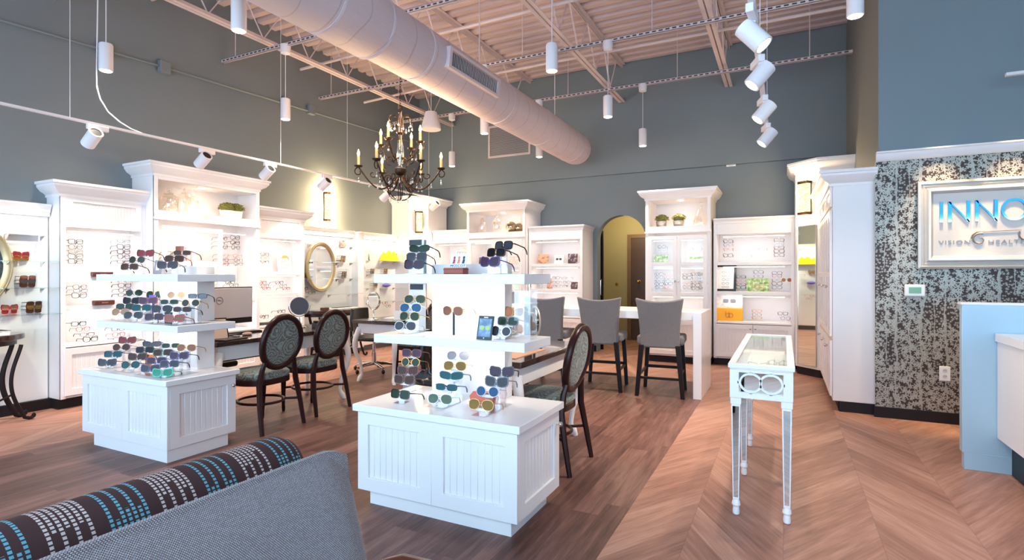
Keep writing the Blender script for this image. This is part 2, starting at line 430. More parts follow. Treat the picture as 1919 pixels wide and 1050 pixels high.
def dup(root, loc, rz, label, group=None):
    r = root.copy(); COL.objects.link(r); r.location = loc; r.rotation_euler = (0, 0, rz)
    for ch in root.children:
        c = ch.copy(); COL.objects.link(c); c.parent = r
        for g in ch.children:
            d = g.copy(); COL.objects.link(d); d.parent = c
    tag(r, label, root['category'], group or root.get('group')); return r
def setmat(o, m):
    o.material_slots[0].link = 'OBJECT'; o.material_slots[0].material = m
def box(*a, **k): return MB().box(*a, **k)
def spot(name, loc, power, size, blend=.6, color=(1, .86, .7), rot=(0, 0, 0), r=.05):
    l = bpy.data.lights.new(name, 'SPOT'); l.energy = power; l.spot_size = size; l.spot_blend = blend; l.color = color; l.shadow_soft_size = r
    o = bpy.data.objects.new(name, l); o.location = loc; o.rotation_euler = rot; COL.objects.link(o); return o
def point(name, loc, power, color=(1, .7, .4), r=.03):
    l = bpy.data.lights.new(name, 'POINT'); l.energy = power; l.color = color; l.shadow_soft_size = r
    o = bpy.data.objects.new(name, l); o.location = loc; COL.objects.link(o); return o
def area(name, loc, sx, sy, power, color=(1, .92, .85), rot=(0, 0, 0)):
    l = bpy.data.lights.new(name, 'AREA'); l.shape = 'RECTANGLE'; l.size = sx; l.size_y = sy; l.energy = power; l.color = color
    o = bpy.data.objects.new(name, l); o.location = loc; o.rotation_euler = rot; COL.objects.link(o); return o
ORD = ['topmost', 'second', 'third', 'fourth', 'fifth', 'sixth', 'seventh']
# light levels (watts) and exposure
P_PEND, P_TRACK, P_CANDLE, P_NICHE, P_SHELF, P_ISLAND, P_SCONCE, P_HALL, P_SIGN = 80, 55, 3.5, 11, .68, .6, 5, 20, 85
SKYC, SKYS, EXPO = (.52, .76, 1.0), 3.2, .92
# ================================================================== THE SETTING
XL, YB, ZC, XR, YF = -6.56, 9.0, 4.83, 4.6, -1.7
PX0, PX1, PY1 = -5.09, -.78, 6.98
def floor():
    vs, fs, mi = [], [], []
    xs = [XL - .05, PX0, PX1, XR]; ys = [YF, PY1, 11.4]
    for i in range(3):
        for j in range(2):
            k = len(vs); vs += [(xs[i], ys[j], 0), (xs[i + 1], ys[j], 0), (xs[i + 1], ys[j + 1], 0), (xs[i], ys[j + 1], 0)]
            fs.append((k, k + 1, k + 2, k + 3)); mi.append(1 if (i == 1 and j == 0) else 0)
    me = bpy.data.meshes.new('floor'); me.from_pydata(vs, [], fs); me.materials.append(CHEV); me.materials.append(PLANK)
    for p, m in zip(me.polygons, mi): p.material_index = m
    o = bpy.data.objects.new('floor', me); COL.objects.link(o); o['kind'] = 'structure'
floor()
def ceiling():
    mb = MB(); y = YF; P = .2; top = []
    prof = []
    while y < 9.2:
        prof += [(y, ZC + .06), (y + .05, ZC + .06), (y + .08, ZC), (y + .17, ZC)]; y += P
    x0, x1 = XL - .1, XR
    vs = [(x, a, b) for x in (x0, x1) for a, b in prof]; n = len(prof)
    fs = [(i, i + 1, n + i + 1, n + i) for i in range(n - 1)]
    mb.add(vs, fs); struct('ceiling', mb, DECK, ang=20)
    struct('ceiling_slab', box(XL - .2, XR, YF, 9.3, ZC + .1, ZC + .2), DECK)
ceiling()
struct('wall_left', box(XL - .16, XL, YF, 9.2, 0, ZC + .1), WALLP)
# back wall with the arched opening
ax0, ax1, aspring = -2.89, -2.03, 1.93
ac, ar = (ax0 + ax1) / 2, (ax1 - ax0) / 2
poly = [(XL, 0), (ax0, 0), (ax0, aspring)] + [(ac - ar * math.cos(PI * k / 20), aspring + ar * .95 * math.sin(PI * k / 20)) for k in range(1, 20)] + [(ax1, aspring), (ax1, 0), (.8, 0), (.8, 3.01), (XL, 3.01)]
struct('wall_back', MB().prism(poly, YB, YB + .16), WALLP)
struct('wall_back_upper', box(XL, .8, YB - .07, YB + .16, 3.01, ZC + .1), WALLP)
arch_o = [(ax0 - .0, 0), (ax0, aspring)] + [(ac - ar * math.cos(PI * k / 20), aspring + ar * .95 * math.sin(PI * k / 20)) for k in range(1, 20)] + [(ax1, aspring), (ax1, 0)]
arch_i = [(ac + (p[0] - ac) * .955, p[1] if p[1] < aspring + .001 else aspring + (p[1] - aspring) * .955) for p in arch_o]
tr = MB(); n = len(arch_o)
vs = [(p[0], YB - .006, p[1]) for p in arch_o] + [(p[0], YB - .006, p[1]) for p in arch_i] + [(p[0], YB + .17, p[1]) for p in arch_i]
fs = [(i, i + 1, n + i + 1, n + i) for i in range(n - 1)] + [(n + i, n + i + 1, 2 * n + i + 1, 2 * n + i) for i in range(n - 1)]
tr.add(vs, fs); struct('trim_1', tr, WALLP)
# block on the right: blue upper wall, wallpaper below
struct('wall_right_return', box(.78, .86, 6.046, 9.2, 0, ZC + .1), COLGREY)
struct('wall_right_front', box(.78, XR, 6.03, 6.045, 2.371, ZC + .1), WALLP2)
struct('wall_right_papered', box(.755, XR, 6.03, 6.045, 0, 2.37), WPAPER)
struct('trim_2', MB().prism([(6.03, 2.365), (6.018, 2.365), (5.995, 2.385), (5.985, 2.43), (5.97, 2.44), (5.97, 2.452), (6.03, 2.452)], .76, XR, 'yz'), WHITE)
struct('baseboard_right', box(.745, XR, 6.015, 6.03, 0, .098), DARKBASE)
struct('wall_side', box(XR, XR + .1, YF, 6.2, 0, ZC + .1), WALLP2)
struct('baseboard_left', box(XL, XL + .09, 1.0, 2.755, 0, .1), DARKBASE)
struct('baseboard_left_rear', box(XL, XL + .1, 5.72, 7.0, 0, .1), DARKBASE)
struct('baseboard_back', MB().box(-2.94, ax0, YB - .012, YB, 0, .1), DARKBASE)
# storefront behind the camera
fr = MB()
struct('wall_front', MB().box(XL, XR, YF - .12, YF, 0, .25).box(XL, XR, YF - .12, YF, 3.5, ZC + .1), WALLP)
xs = [XL, -4.7, -2.9, -1.1, .7, 2.5, XR]
for k in range(6):
    w = struct('window_%d' % (k + 1), MB().frame(xs[k], xs[k + 1], .25, 3.5, .05, YF - .09, YF - .03), BLACK)
# hall beyond the arch
struct('wall_hall_back', box(-4.3, -2.0, 10.9, 11.0, 0, 2.75), OLIVE)
struct('wall_hall_left', box(-4.35, -4.3, YB + .16, 11.0, 0, 2.75), OLIVE)
struct('wall_hall_right', box(-1.9, -1.8, YB + .16, 11.0, 0, 2.75), OLIVE)
struct('ceiling_hall', box(-4.35, -1.8, YB + .16, 11.0, 2.75, 2.8), OLIVE)
struct('trim_3', MB().prism([(10.9, 2.75), (10.82, 2.75), (10.85, 2.70), (10.89, 2.64), (10.9, 2.64)], -4.3, -1.9, 'yz'), M('hall_cream_trim', (228, 208, 150), .5))
d1 = bpy.data.objects.new('door_1', None); COL.objects.link(d1); d1['kind'] = 'structure'
p = at_y(1117, 500, 9.32); q = at_y(1131, 500, 9.32)
MB().box(-3.02, q.x, 9.28, 9.33, 0, 2.1).build('door_panel', BLACKWOOD, d1)
hb = MB(); hx = at_y(1126, 540, 9.24).x
hb.tube([(hx, 9.28, .95), (hx, 9.22, .97), (hx, 9.22, 1.22), (hx, 9.28, 1.24)], .012, 8); hb.build('door_handle', CHROME, d1)
d2 = bpy.data.objects.new('door_2', None); COL.objects.link(d2); d2['kind'] = 'structure'
u0 = at_y(1176, 500, 10.87).x; u1 = at_y(1200, 500, 10.87).x + .5
MB().frame(u0, u1, -.06, 2.13, .075, 10.85, 10.9).build('door_casing', M('hall_door_casing', (120, 88, 54), .45, var=.2), d2)
MB().box(u0 + .075, u1 - .075, 10.87, 10.9, 0, 2.06).build('door_panel', M('hall_door_brown', (84, 58, 40), .4, var=.2, scale=14), d2)
kb = MB(); kx = at_y(1196, 528, 10.8)
kb.cyl((kx.x, 10.87, kx.z), (kx.x, 10.81, kx.z), .014).ell((kx.x, 10.79, kx.z), (.034, .03, .034)).lathe([(.035, 0), (.035, .008), (.01, .01)], 14, Matrix.Translation((kx.x, 10.87, kx.z)) @ Matrix.Rotation(PI / 2, 4, 'X'))
kb.build('door_knob', BRASS, d2)
b = MB(); q = at_y(1156, 532, 10.9)
b.lathe([(.028, 0), (.03, .012), (.012, .03)], 14, Matrix.Translation((q.x, 10.9, q.z)) @ Matrix.Rotation(PI / 2, 4, 'X'))
tag(b.build('door_stop', BRASS), 'small round brass bumper on the ochre hall wall seen through the arch', 'door stop')

# ================================================================== CEILING STEEL
def joist(x, label):
    t = thing('steel_joist', label, 'joist', (x, 0, 0), 0, 'open web joists under the deck')
    y0, y1 = -1.6, 8.92; zt, zb = ZC - .01, 4.2
    def angle(z, s):
        m = MB()
        for d in (-1, 1):
            m.box(d * .008, d * .055, y0, y1, z, z + .006 * s).box(d * .008, d * .014, y0, y1, z, z - .05 * s)
        return m
    angle(zt, 1).build('top_chord', STEELW, t); angle(zb, -1).build('bottom_chord', STEELW, t)
    w = MB(); y = y0 + .1; up = True; pts = []
    while y < y1:
        pts.append((0, y, zt - .03 if up else zb + .03)); up = not up; y += .36
    w.tube(pts, .011, 6); 
    w.build('web', STEELW, t)
for x, l in ((-5.75, 'white open-web steel joist nearest the long left wall with the track lights'), (-4.1, 'white open-web steel joist running above the big round duct'),
             (-2.42, 'white open-web steel joist between the round duct and the middle pendants'), (-.76, 'white open-web steel joist above the spotlight row by the blue wall')):
    joist(x, l)
STRUT_Z = 4.08
def strut(y, x0, x1, label, z=STRUT_Z):
    t = thing('slotted_strut', label, 'strut', (x0, y, z), 0, 'slotted struts carrying the pendants')
    L = x1 - x0
    ch = MB().box(0, L, -.021, -.016, 0, .042).box(0, L, .016, .021, 0, .042).box(0, L, -.021, .021, .038, .042).box(0, L, -.021, -.01, 0, .004).box(0, L, .01, .021, 0, .004)
    ch.build('channel', STEELW, t)
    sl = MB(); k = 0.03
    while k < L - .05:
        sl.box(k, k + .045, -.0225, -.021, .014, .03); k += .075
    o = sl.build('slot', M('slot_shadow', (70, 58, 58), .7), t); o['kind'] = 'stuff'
    k = .25
    while k < L:
        MB().cyl((k, 0, .04), (k, 0, ZC - z), .006, 6).build('hanger_rod', STEELW, t); k += 1.65
strut(2.8, XL, .6, 'slotted white strut nearest the camera, crossing above the near pendants')
strut(4.65, XL, .75, 'slotted white strut from which the chandelier chain hangs')
strut(6.3, XL, .76, 'slotted white strut third from the camera, beyond the chandelier')
strut(7.95, XL, .76, 'slotted white strut closest to the rear slate wall')
def pipe(pts, r, name, label, cat, mat=STEELW):
    return tag(MB().tube(pts, r, 10).build(name, mat), label, cat)
pipe([(XL + .02, 7.3, 4.32), (-4.8, 7.24, 4.36), (-2.6, 7.2, 4.36), (.7, 7.2, 4.36)], .02, 'sprinkler_pipe', 'thin white pipe crossing under the deck in front of the rear wall', 'pipe')
pipe([(XL + .03, 5.9, 4.42), (-5.2, 5.9, 4.45), (-2.5, 5.85, 4.45), (.7, 5.85, 4.45)], .02, 'sprinkler_pipe', 'thin white pipe crossing above the chandelier and the duct', 'pipe')
pipe([(XL + .02, 3.75, 4.5), (-4.6, 3.75, 4.5), (.7, 3.75, 4.5)], .018, 'sprinkler_pipe', 'thin white pipe crossing above the duct near the close pendants', 'pipe')
# conduit with boxes along the left wall
cd = thing('conduit', 'grey painted conduit with square boxes running high along the long left wall', 'conduit')
MB().tube([(XL + .03, 1.6, 3.655), (XL + .03, 3.9, 3.765), (XL + .03, 8.9, 3.93)], .014, 8).build('pipe', WALLP, cd)
for y in (3.26, 3.88, 5.62, 6.1):
    z = 3.655 + (y - 1.6) * .046
    MB().box(XL + .001, XL + .07, y - .06, y + .06, z - .07, z + .07).build('junction_box', WALLP, cd, bevel=.006)
# ---- the round duct
DX, DZ, DR = -3.01, 3.345, .25
def circ(r, n=48): return [(r * math.cos(2 * PI * k / n), r * math.sin(2 * PI * k / n)) for k in range(n)]
du = thing('air_duct', 'large round white wrapped duct running the length of the ceiling', 'duct', (DX, 0, DZ))
mb = MB()
prof = [(.268, -1.6), (.268, 3.42), (.25, 3.46), (DR, 8.26), (.235, 8.36), (.12, 8.41)]
P = []
for k in range(48):
    a = 2 * PI * k / 48; P.append([(r * math.cos(a), y, r * math.sin(a)) for r, y in prof])
mb.grid(P, True); mb.add([(.12 * math.cos(2 * PI * k / 48), 8.41, .12 * math.sin(2 * PI * k / 48)) for k in range(48)], [tuple(range(48))])
mb.build('duct_body', DUCTW, du)
for y in (2.35, 2.9, 3.42, 4.0, 5.6, 6.8, 8.0):
    rr = .27 if y < 3.45 else .2535
    MB().ring(circ(rr), circ(rr - .01), y - .012, y + .012).build('duct_band', DUCTW, du)
th = math.radians(-6)
T = Matrix.Rotation(-th, 4, 'Y')
g = MB(); g.ring([(y, z) for y, z in ((4.18, -.095), (5.16, -.095), (5.16, .095), (4.18, .095))], [(y, z) for y, z in ((4.22, -.068), (5.12, -.068), (5.12, .068), (4.22, .068))], .20, .282, 'yz', T)
gr = g.build('vent_frame', STEELW, du)
lv = MB(); y = 4.235
while y < 5.12:
    lv.box(.2555, .2605, y, y + .004, -.07, .07, T); y += .026
lv.build('vent_louvre', STEELW, gr)
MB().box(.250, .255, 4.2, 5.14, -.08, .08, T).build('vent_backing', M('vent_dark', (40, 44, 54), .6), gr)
for y in (3.0, 5.2, 7.4):
    MB().cyl((0, y, DR - .01), (0, y, ZC - DZ), .006, 6).build('hanger', STEELW, du)
# return grille on rear wall
rg = thing('return_grille', 'white louvred return grille high on the rear wall beneath the duct', 'vent', (0, 0, 0))
x0, x1, z0, z1 = -4.97, -4.10, 3.50, 4.10
MB().frame(x0, x1, z0, z1, .035, YB - .09, YB - .07).build('grille_frame', STEELW, rg)
lv = MB(); z = z0 + .04
while z < z1 - .04:
    lv.add([(x0 + .03, YB - .087, z), (x1 - .03, YB - .087, z), (x1 - .03, YB - .072, z + .014), (x0 + .03, YB - .072, z + .014)], [(0, 1, 2, 3)]); z += .0235
lv.build('louvre', STEELW, rg)
# ---- pendants
def make_pendant():
    t = thing('pendant_light', 'x', 'pendant light', (0, 0, 3.2), 0, 'white cylinder pendants')
    s = MB().lathe([(.052, .0), (.056, .004), (.056, .24), (.05, .25)], 24); s.build('cylinder_shade', FIXW, t)
    MB().lathe([(.045, -.003), (.047, .002)], 20).build('lamp_face', LAMPG, t)
    MB().cyl((0, 0, .25), (0, 0, .86), .004, 6).build('cord', FIXW, t)
    MB().lathe([(.03, .79), (.055, .80), (.062, .88), (.062, .9)], 18).build('canopy', FIXW, t)
    return t
LABELS.clear()
pend = make_pendant(); LABELS.clear()
PEND = [(-5.594, 2.8, 'white cylinder pendant on two cords near the long wall, furthest from the rear wall'),
        (-3.761, 2.8, 'white cylinder pendant cut by the top edge beside the duct'),
        (-5.40, 4.65, 'white cylinder pendant between the left wall and the chandelier'),
        (-1.92, 4.65, 'white cylinder pendant alone in front of the ceiling deck right of the duct grille'),
        (.46, 4.65, 'white cylinder pendant by the blue wall, only its lit end in frame'),
        (-1.88, 6.3, 'white cylinder pendant on a pair of cords, second of the middle row from the camera'),
        (-3.57, 6.3, 'white cylinder pendant half hidden behind the duct over the wall grille'),
        (-1.85, 7.95, 'white cylinder pendant hanging before the slate rear wall beyond the duct end'),
        (-3.50, 7.95, 'white cylinder pendant mostly hidden below the far end of the duct'),
        (-5.15, 7.95, 'white cylinder pendant farthest away, beyond the chandelier on the corner side')]
for k, (x, y, l) in enumerate(PEND):
    if k == 0: pend.location = (x, y, 3.2); tag(pend, l, 'pendant light')
    else: dup(pend, (x, y, 3.2), 0, l)
    spot('pendant_lamp', (x, y, 3.19), P_PEND, math.radians(100), .7)
sp = thing('ceiling_speaker', 'white bell-shaped hanging speaker beyond the chandelier', 'speaker', (-4.92, 7.0, 3.58))
MB().lathe([(.15, 0), (.155, .01), (.15, .05), (.10, .24), (.09, .27)], 24).build('bell', FIXW, sp)
MB().cyl((0, 0, .27), (0, 0, ZC - 3.58), .004, 6).build('cord', FIXW, sp)
# ---- spot heads on tracks
def make_head(tilt, sc=1.0):
    t = thing('track_spotlight', 'x', 'spotlight', (0, 0, 0), 0, 'track spotlights')
    ad = MB().box(-.02, .02, -.07, .10, -.045, 0); ad.build('adapter', FIXW, t, bevel=.004)
    MB().cyl((0, -.03, -.035), (0, -.03, -.075), .012, 10).build('stem', FIXW, t)
    T = Matrix.Translation((0, -.03, -.125)) @ Matrix.Rotation(math.radians(tilt), 4, 'Y') @ Matrix.Scale(1.14 * sc, 4)
    h = MB().lathe([(.040, -.075), (.0505, -.075), (.0505, .075), (.040, .075), (.040, .06), (.03, .05)], 24, T)
    hd = h.build('lamp_head', FIXW, t)
    MB().lathe([(.040, -.0755), (.0405, -.073)], 18, T).build('lamp_face', LAMPG, hd)
    MB().lathe([(.0395, .064), (.0395, .07)], 18, T).build('heat_sink', BLACK, hd)
    return t
head = make_head(56); LABELS.clear()
TX, TZ = -5.6, 2.68
tk = thing('light_track', 'long white track hung on wires along the cabinets of the left wall', 'track', (TX, 0, TZ), 0)
MB().box(-.018, .018, .6, 8.55, 0, .02).build('rail', FIXW, tk)
for y in (1.2, 2.52, 4.75, 5.9, 7.9):
    MB().cyl((0, y, .02), (0, y, ZC - TZ), .0025, 6).build('hanging_wire', FIXW, tk)
MB().tube([(-.09, 2.78, ZC - TZ), (-.09, 2.78, 1.2), (-.09, 2.77, .5), (-.085, 2.77, .38), (-.07, 2.79, .27), (-.04, 2.84, .16), (0, 2.92, .08), (0, 3.02, .04), (0, 3.12, .02)], .006, 6).build('power_cord', FIXW, tk)
HL = ['track spotlight above the console table by the gilt mirror at the frame edge', 'track spotlight above the cabinet with the dark brown cases', 'track spotlight in front of the tall cabinet with the cream planters, closer one',
      'track spotlight at the far end of the tall planter cabinet cornice', 'track spotlight beside the glowing wall sconce on the left wall', 'track spotlight half behind the chandelier arms', 'track spotlight at the far track end by the corner column']
for k, y in enumerate((1.85, 2.72, 3.77, 4.58, 5.5, 6.77, 8.1)):
    if k == 0: head.location = (TX, y, TZ); tag(head, HL[0], 'spotlight')
    else: dup(head, (TX, y, TZ), 0, HL[k])
    sl = spot('track_lamp', (TX - .05, y - .03, TZ - .22), P_TRACK, math.radians(75), .8)
    sl.rotation_euler = (0, math.radians(24), 0)
TX2, TZ2 = -.15, 2.71
tk = thing('light_track', 'short white track with spotlights ahead of the blue wall block', 'track', (TX2, 0, TZ2), 0)
MB().box(-.018, .018, 2.2, 6.0, 0, .02).build('rail', FIXW, tk)
for y in (2.6, 4.1, 5.8):
    MB().cyl((0, y, .02), (0, y, ZC - TZ2), .0025, 6).build('hanging_wire', FIXW, tk)
H2 = ['white spotlight nearest the camera on the short track, aimed toward the papered wall', 'white spotlight second along the short track, aimed to the left', 'white spotlight third along the short track', 'white spotlight last on the short track before the rear wall']
for k, (y, rz) in enumerate(((3.12, PI - .1), (3.82, .35), (4.68, .3), (5.55, .3))):
    if k == 0: head2 = make_head(40, .92); head2.location = (TX2, y, TZ2); head2.rotation_euler.z = rz; tag(head2, H2[0], 'spotlight')
    else: dup(head2, (TX2, y, TZ2), rz, H2[k], 'track spotlights')
    sl = spot('track_lamp', (TX2 + (.05 if k == 0 else -.05), y, TZ2 - .24), P_TRACK, math.radians(80), .8)
    sl.rotation_euler = (0, math.radians(-32 if k == 0 else 24), 0)
# spot over the sign
for x in (1.22, 1.72, 2.22):
    sl = spot('sign_lamp', (x, 5.73, 2.90), P_SIGN, math.radians(37), .5, (1, .72, .40)); sl.rotation_euler = (math.radians(10), 0, 0)
tag(MB().box(1.60, 2.6, 5.70, 5.74, 2.925, 2.95).box(1.95, 1.98, 5.72, 6.03, 2.93, 2.945).build('sign_light_bar', FIXW), 'thin white light bar jutting in front of the blue wall at the frame edge', 'light bar')
# ---- chandelier
def chandelier(x, y):
    t = thing('chandelier', 'bronze scroll-arm chandelier with lit candle bulbs and crystal drops', 'chandelier', (x, y, 2.12))
    MB().lathe([(.001, 1.99), (.07, 1.985), (.065, 1.965), (.02, 1.955), (.012, 1.94)], 20).build('canopy', IRON, t)
    ch = MB(); z = 1.0; k = 0
    while z < 1.94:
        o = [(.010 * math.cos(a), 0, z + .018 * math.sin(a)) for a in [2 * PI * i / 8 for i in range(8)]]
        if k % 2: o = [(0, p[0], p[2]) for p in o]
        ch.tube(o, .0028, 4, True); z += .029; k += 1
    ch.build('chain', IRON, t)
    MB().tube([(.028 * math.cos(a), 0, .97 + .028 * math.sin(a)) for a in [2 * PI * i / 14 for i in range(14)]], .005, 6, True).build('top_ring', IRON, t)
    MB().lathe([(.004, .30), (.05, .31), (.055, .345), (.02, .37), (.022, .385), (.034, .45), (.042, .52), (.03, .60), (.018, .68), (.014, .76), (.02, .80), (.012, .85), (.022, .90), (.016, .94), (.004, .95)], 18).build('crystal_column', CRYSTAL, t)
    c = MB().lathe([(.008, .26), (.05, .275), (.066, .30), (.066, .335), (.03, .35)], 18).lathe([(.02, .70), (.035, .715), (.02, .73)], 14).cyl((0, 0, .0), (0, 0, .96), .006, 6)
    c.build('centre_rod', IRON, t)
    # bottom basket of scrolls
    for k in range(6):
        a = 2 * PI * k / 6 + .3; ca, sa = math.cos(a), math.sin(a)
        pts = []
        for i in range(22):
            q = i / 21; rr = .02 + .115 * math.sin(PI * q); zz = .20 * (1 - q) ** 1 - .0 if q < .5 else .10 - .10 * math.sin(PI * (q - .5))
            pts.append((rr * ca, rr * sa, zz))
        MB().tube(pts, .005, 6).build('basket_scroll', IRON, t)
    def arm(a, R, z0, zp, dip, name, scroll):
        ca, sa = math.cos(a), math.sin(a); pts = []
        for i in range(27):
            q = i / 26
            r = .03 + (R - .03) * q; z = z0 + (zp - z0) * q - dip * math.sin(PI * q) * (1 - .25 * q)
            pts.append((r * ca, r * sa, z))
        m = MB().tube(pts, [.0095 - .002 * i / 26 for i in range(27)], 7)
        # big scroll under the cup and one near the body
        def sc(cx, cz, rad, st, tw, dirn=1):
            p2 = []
            for i in range(24):
                q = i / 23; rr = rad * (1 - .8 * q); an = st + dirn * tw * q
                p2.append(((cx + rr * math.cos(an)) * ca, (cx + rr * math.cos(an)) * sa, cz + rr * math.sin(an)))
            m.tube(p2, .0062, 6)
        sc(R - .004, zp - .055, .052, PI / 2, 5.5, -1); sc(.12, z0 - .05 + .03, .06, -PI / 2, 5.8, 1)
        if scroll: sc(R * .66, zp - dip * .35, .045, PI, 5.2, 1)
        ar = m.build(name, IRON, t)
        MB().lathe([(.008, -.01), (.04, .0), (.046, .014), (.04, .012), (.01, .004)], 16, Matrix.Translation((R * ca, R * sa, zp))).build('drip_pan', IRON, ar)
        MB().lathe([(.0135, 0), (.0135, .105), (.009, .11)], 12, Matrix.Translation((R * ca, R * sa, zp + .005))).build('candle', CANDLE, ar)
        MB().lathe([(.006, 0), (.012, .012), (.0145, .028), (.010, .046), (.004, .062), (.001, .072)], 12, Matrix.Translation((R * ca, R * sa, zp + .115))).build('flame_bulb', FLAME, ar)
        point('candle_lamp', (x + R * ca * 1.06, y + R * sa * 1.06, 2.12 + zp + .21), P_CANDLE)
    for k in range(6): arm(math.radians(36 + 60 * k), .435, .25, .345 + .0, .20, 'arm', True)
    for k in range(4): arm(math.radians(8 + 90 * k), .24, .46, .60, .10, 'arm', False)
    for k in range(6):
        a = 2 * PI * k / 6; ca, sa = math.cos(a), math.sin(a); pts = []
        for i in range(20):
            q = i / 19; an = PI * .1 + q * 3.6; rr = .055 * (1 - .3 * q)
            pts.append(((.085 - rr * math.cos(an)) * ca, (.085 - rr * math.cos(an)) * sa, .86 + rr * math.sin(an)))
        MB().tube([(.018 * ca, .018 * sa, .62)] + [(.03 * ca, .03 * sa, .74)] + pts, .005, 5).build('crown_scroll', IRON, t)
    dm = MB().lathe([(.001, 0), (.010, .012), (.011, .02), (.004, .04), (.002, .046)], 8).ell((0, 0, .054), (.005, .005, .006), 8, 5).cyl((0, 0, .06), (0, 0, .08), .0012, 4).build('crystal_drop', DROP, t)
    spots = []
    for k in range(6): a = math.radians(36 + 60 * k); spots += [(.435, a, .17), (.24, a + .3, .10), (.33, a - .1, .13), (.13, a + .5, .16)]
    for k in range(6): a = 2 * PI * k / 6; spots += [(.135, a, .76), (.09, a + .5, .73)]
    for k in range(4): a = math.radians(8 + 90 * k); spots += [(.24, a, .47), (.17, a + .4, .42)]
    for k in range(5): spots.append((.10, 1.25 * k, -.02))
    for k, (r, a, z) in enumerate(spots):
        d = dm if k == 0 else dm.copy()
        if k: COL.objects.link(d); d.parent = t
        d.location = (r * math.cos(a), r * math.sin(a), z)
chandelier(-3.69, 4.68)
# ================================================================== CABINETS
CROWN = [(0, -.085), (.012, -.085), (.012, -.06), (.03, -.045), (.055, -.03), (.085, .01), (.085, .03), (.10, .035), (.10, .06)]
SMALLCROWN = [(0, -.06), (.01, -.06), (.012, -.03), (.03, -.005), (.035, .0), (.035, .02)]
def crown(mb, W, D, H, prof, sides=(1, 1)):
    ring = [(o, H + dz) for o, dz in prof]
    path = []
    for o, z in ring:
        l = -o if sides[0] else 0; r = W + o if sides[1] else W
        path.append([(l, D, z), (l, -o, z), (r, -o, z), (r, D, z)])
    mb.grid(path)
    a = path[-1]; mb.add(a, [(0, 1, 2, 3)])
def bead_panel(mb, x0, x1, z0, z1, y, st=.06, pitch=.042, T=None, depth=.012):
    """frame-and-panel front: stiles and rails standing proud of a grooved field"""
    mb.frame(x0, x1, z0, z1, st, y - .02, y, T)
    mb.box(x0 + st, x1 - st, y - .02 + depth + .003, y, z0 + st, z1 - st, T)
    x = x0 + st
    while x < x1 - st - .004:
        e = min(x + pitch - .006, x1 - st); mb.box(x, e, y - .02 + depth, y - .02 + depth + .004, z0 + st, z1 - st, T); x += pitch
def glass_door(name, x0, x1, z0, z1, y, parent, rails, knob=None, muntin=0):
    m = MB().frame(x0, x1, z0, z1, .055, y - .022, y)
    for z in rails: m.box(x0 + .055, x1 - .055, y - .022, y, z - .025, z + .025)
    if muntin:
        for k in range(1, muntin + 1):
            xx = x0 + .055 + (x1 - x0 - .11) * k / (muntin + 1); m.box(xx - .012, xx + .012, y - .02, y, z0 + .05, z1 - .05)
    d = m.build(name, WHITE, parent, bevel=.002, seg=1)
    MB().box(x0 + .05, x1 - .05, y - .012, y - .009, z0 + .05, z1 - .05).build('pane', PANE, d)
    if knob: MB().ell((knob[0], y - .038, knob[1]), (.015, .013, .015)).cyl((knob[0], y - .03, knob[1]), (knob[0], y - .02, knob[1]), .006, 8).build('knob', CHROME, d)
    return d
CAB_LIGHTS = []
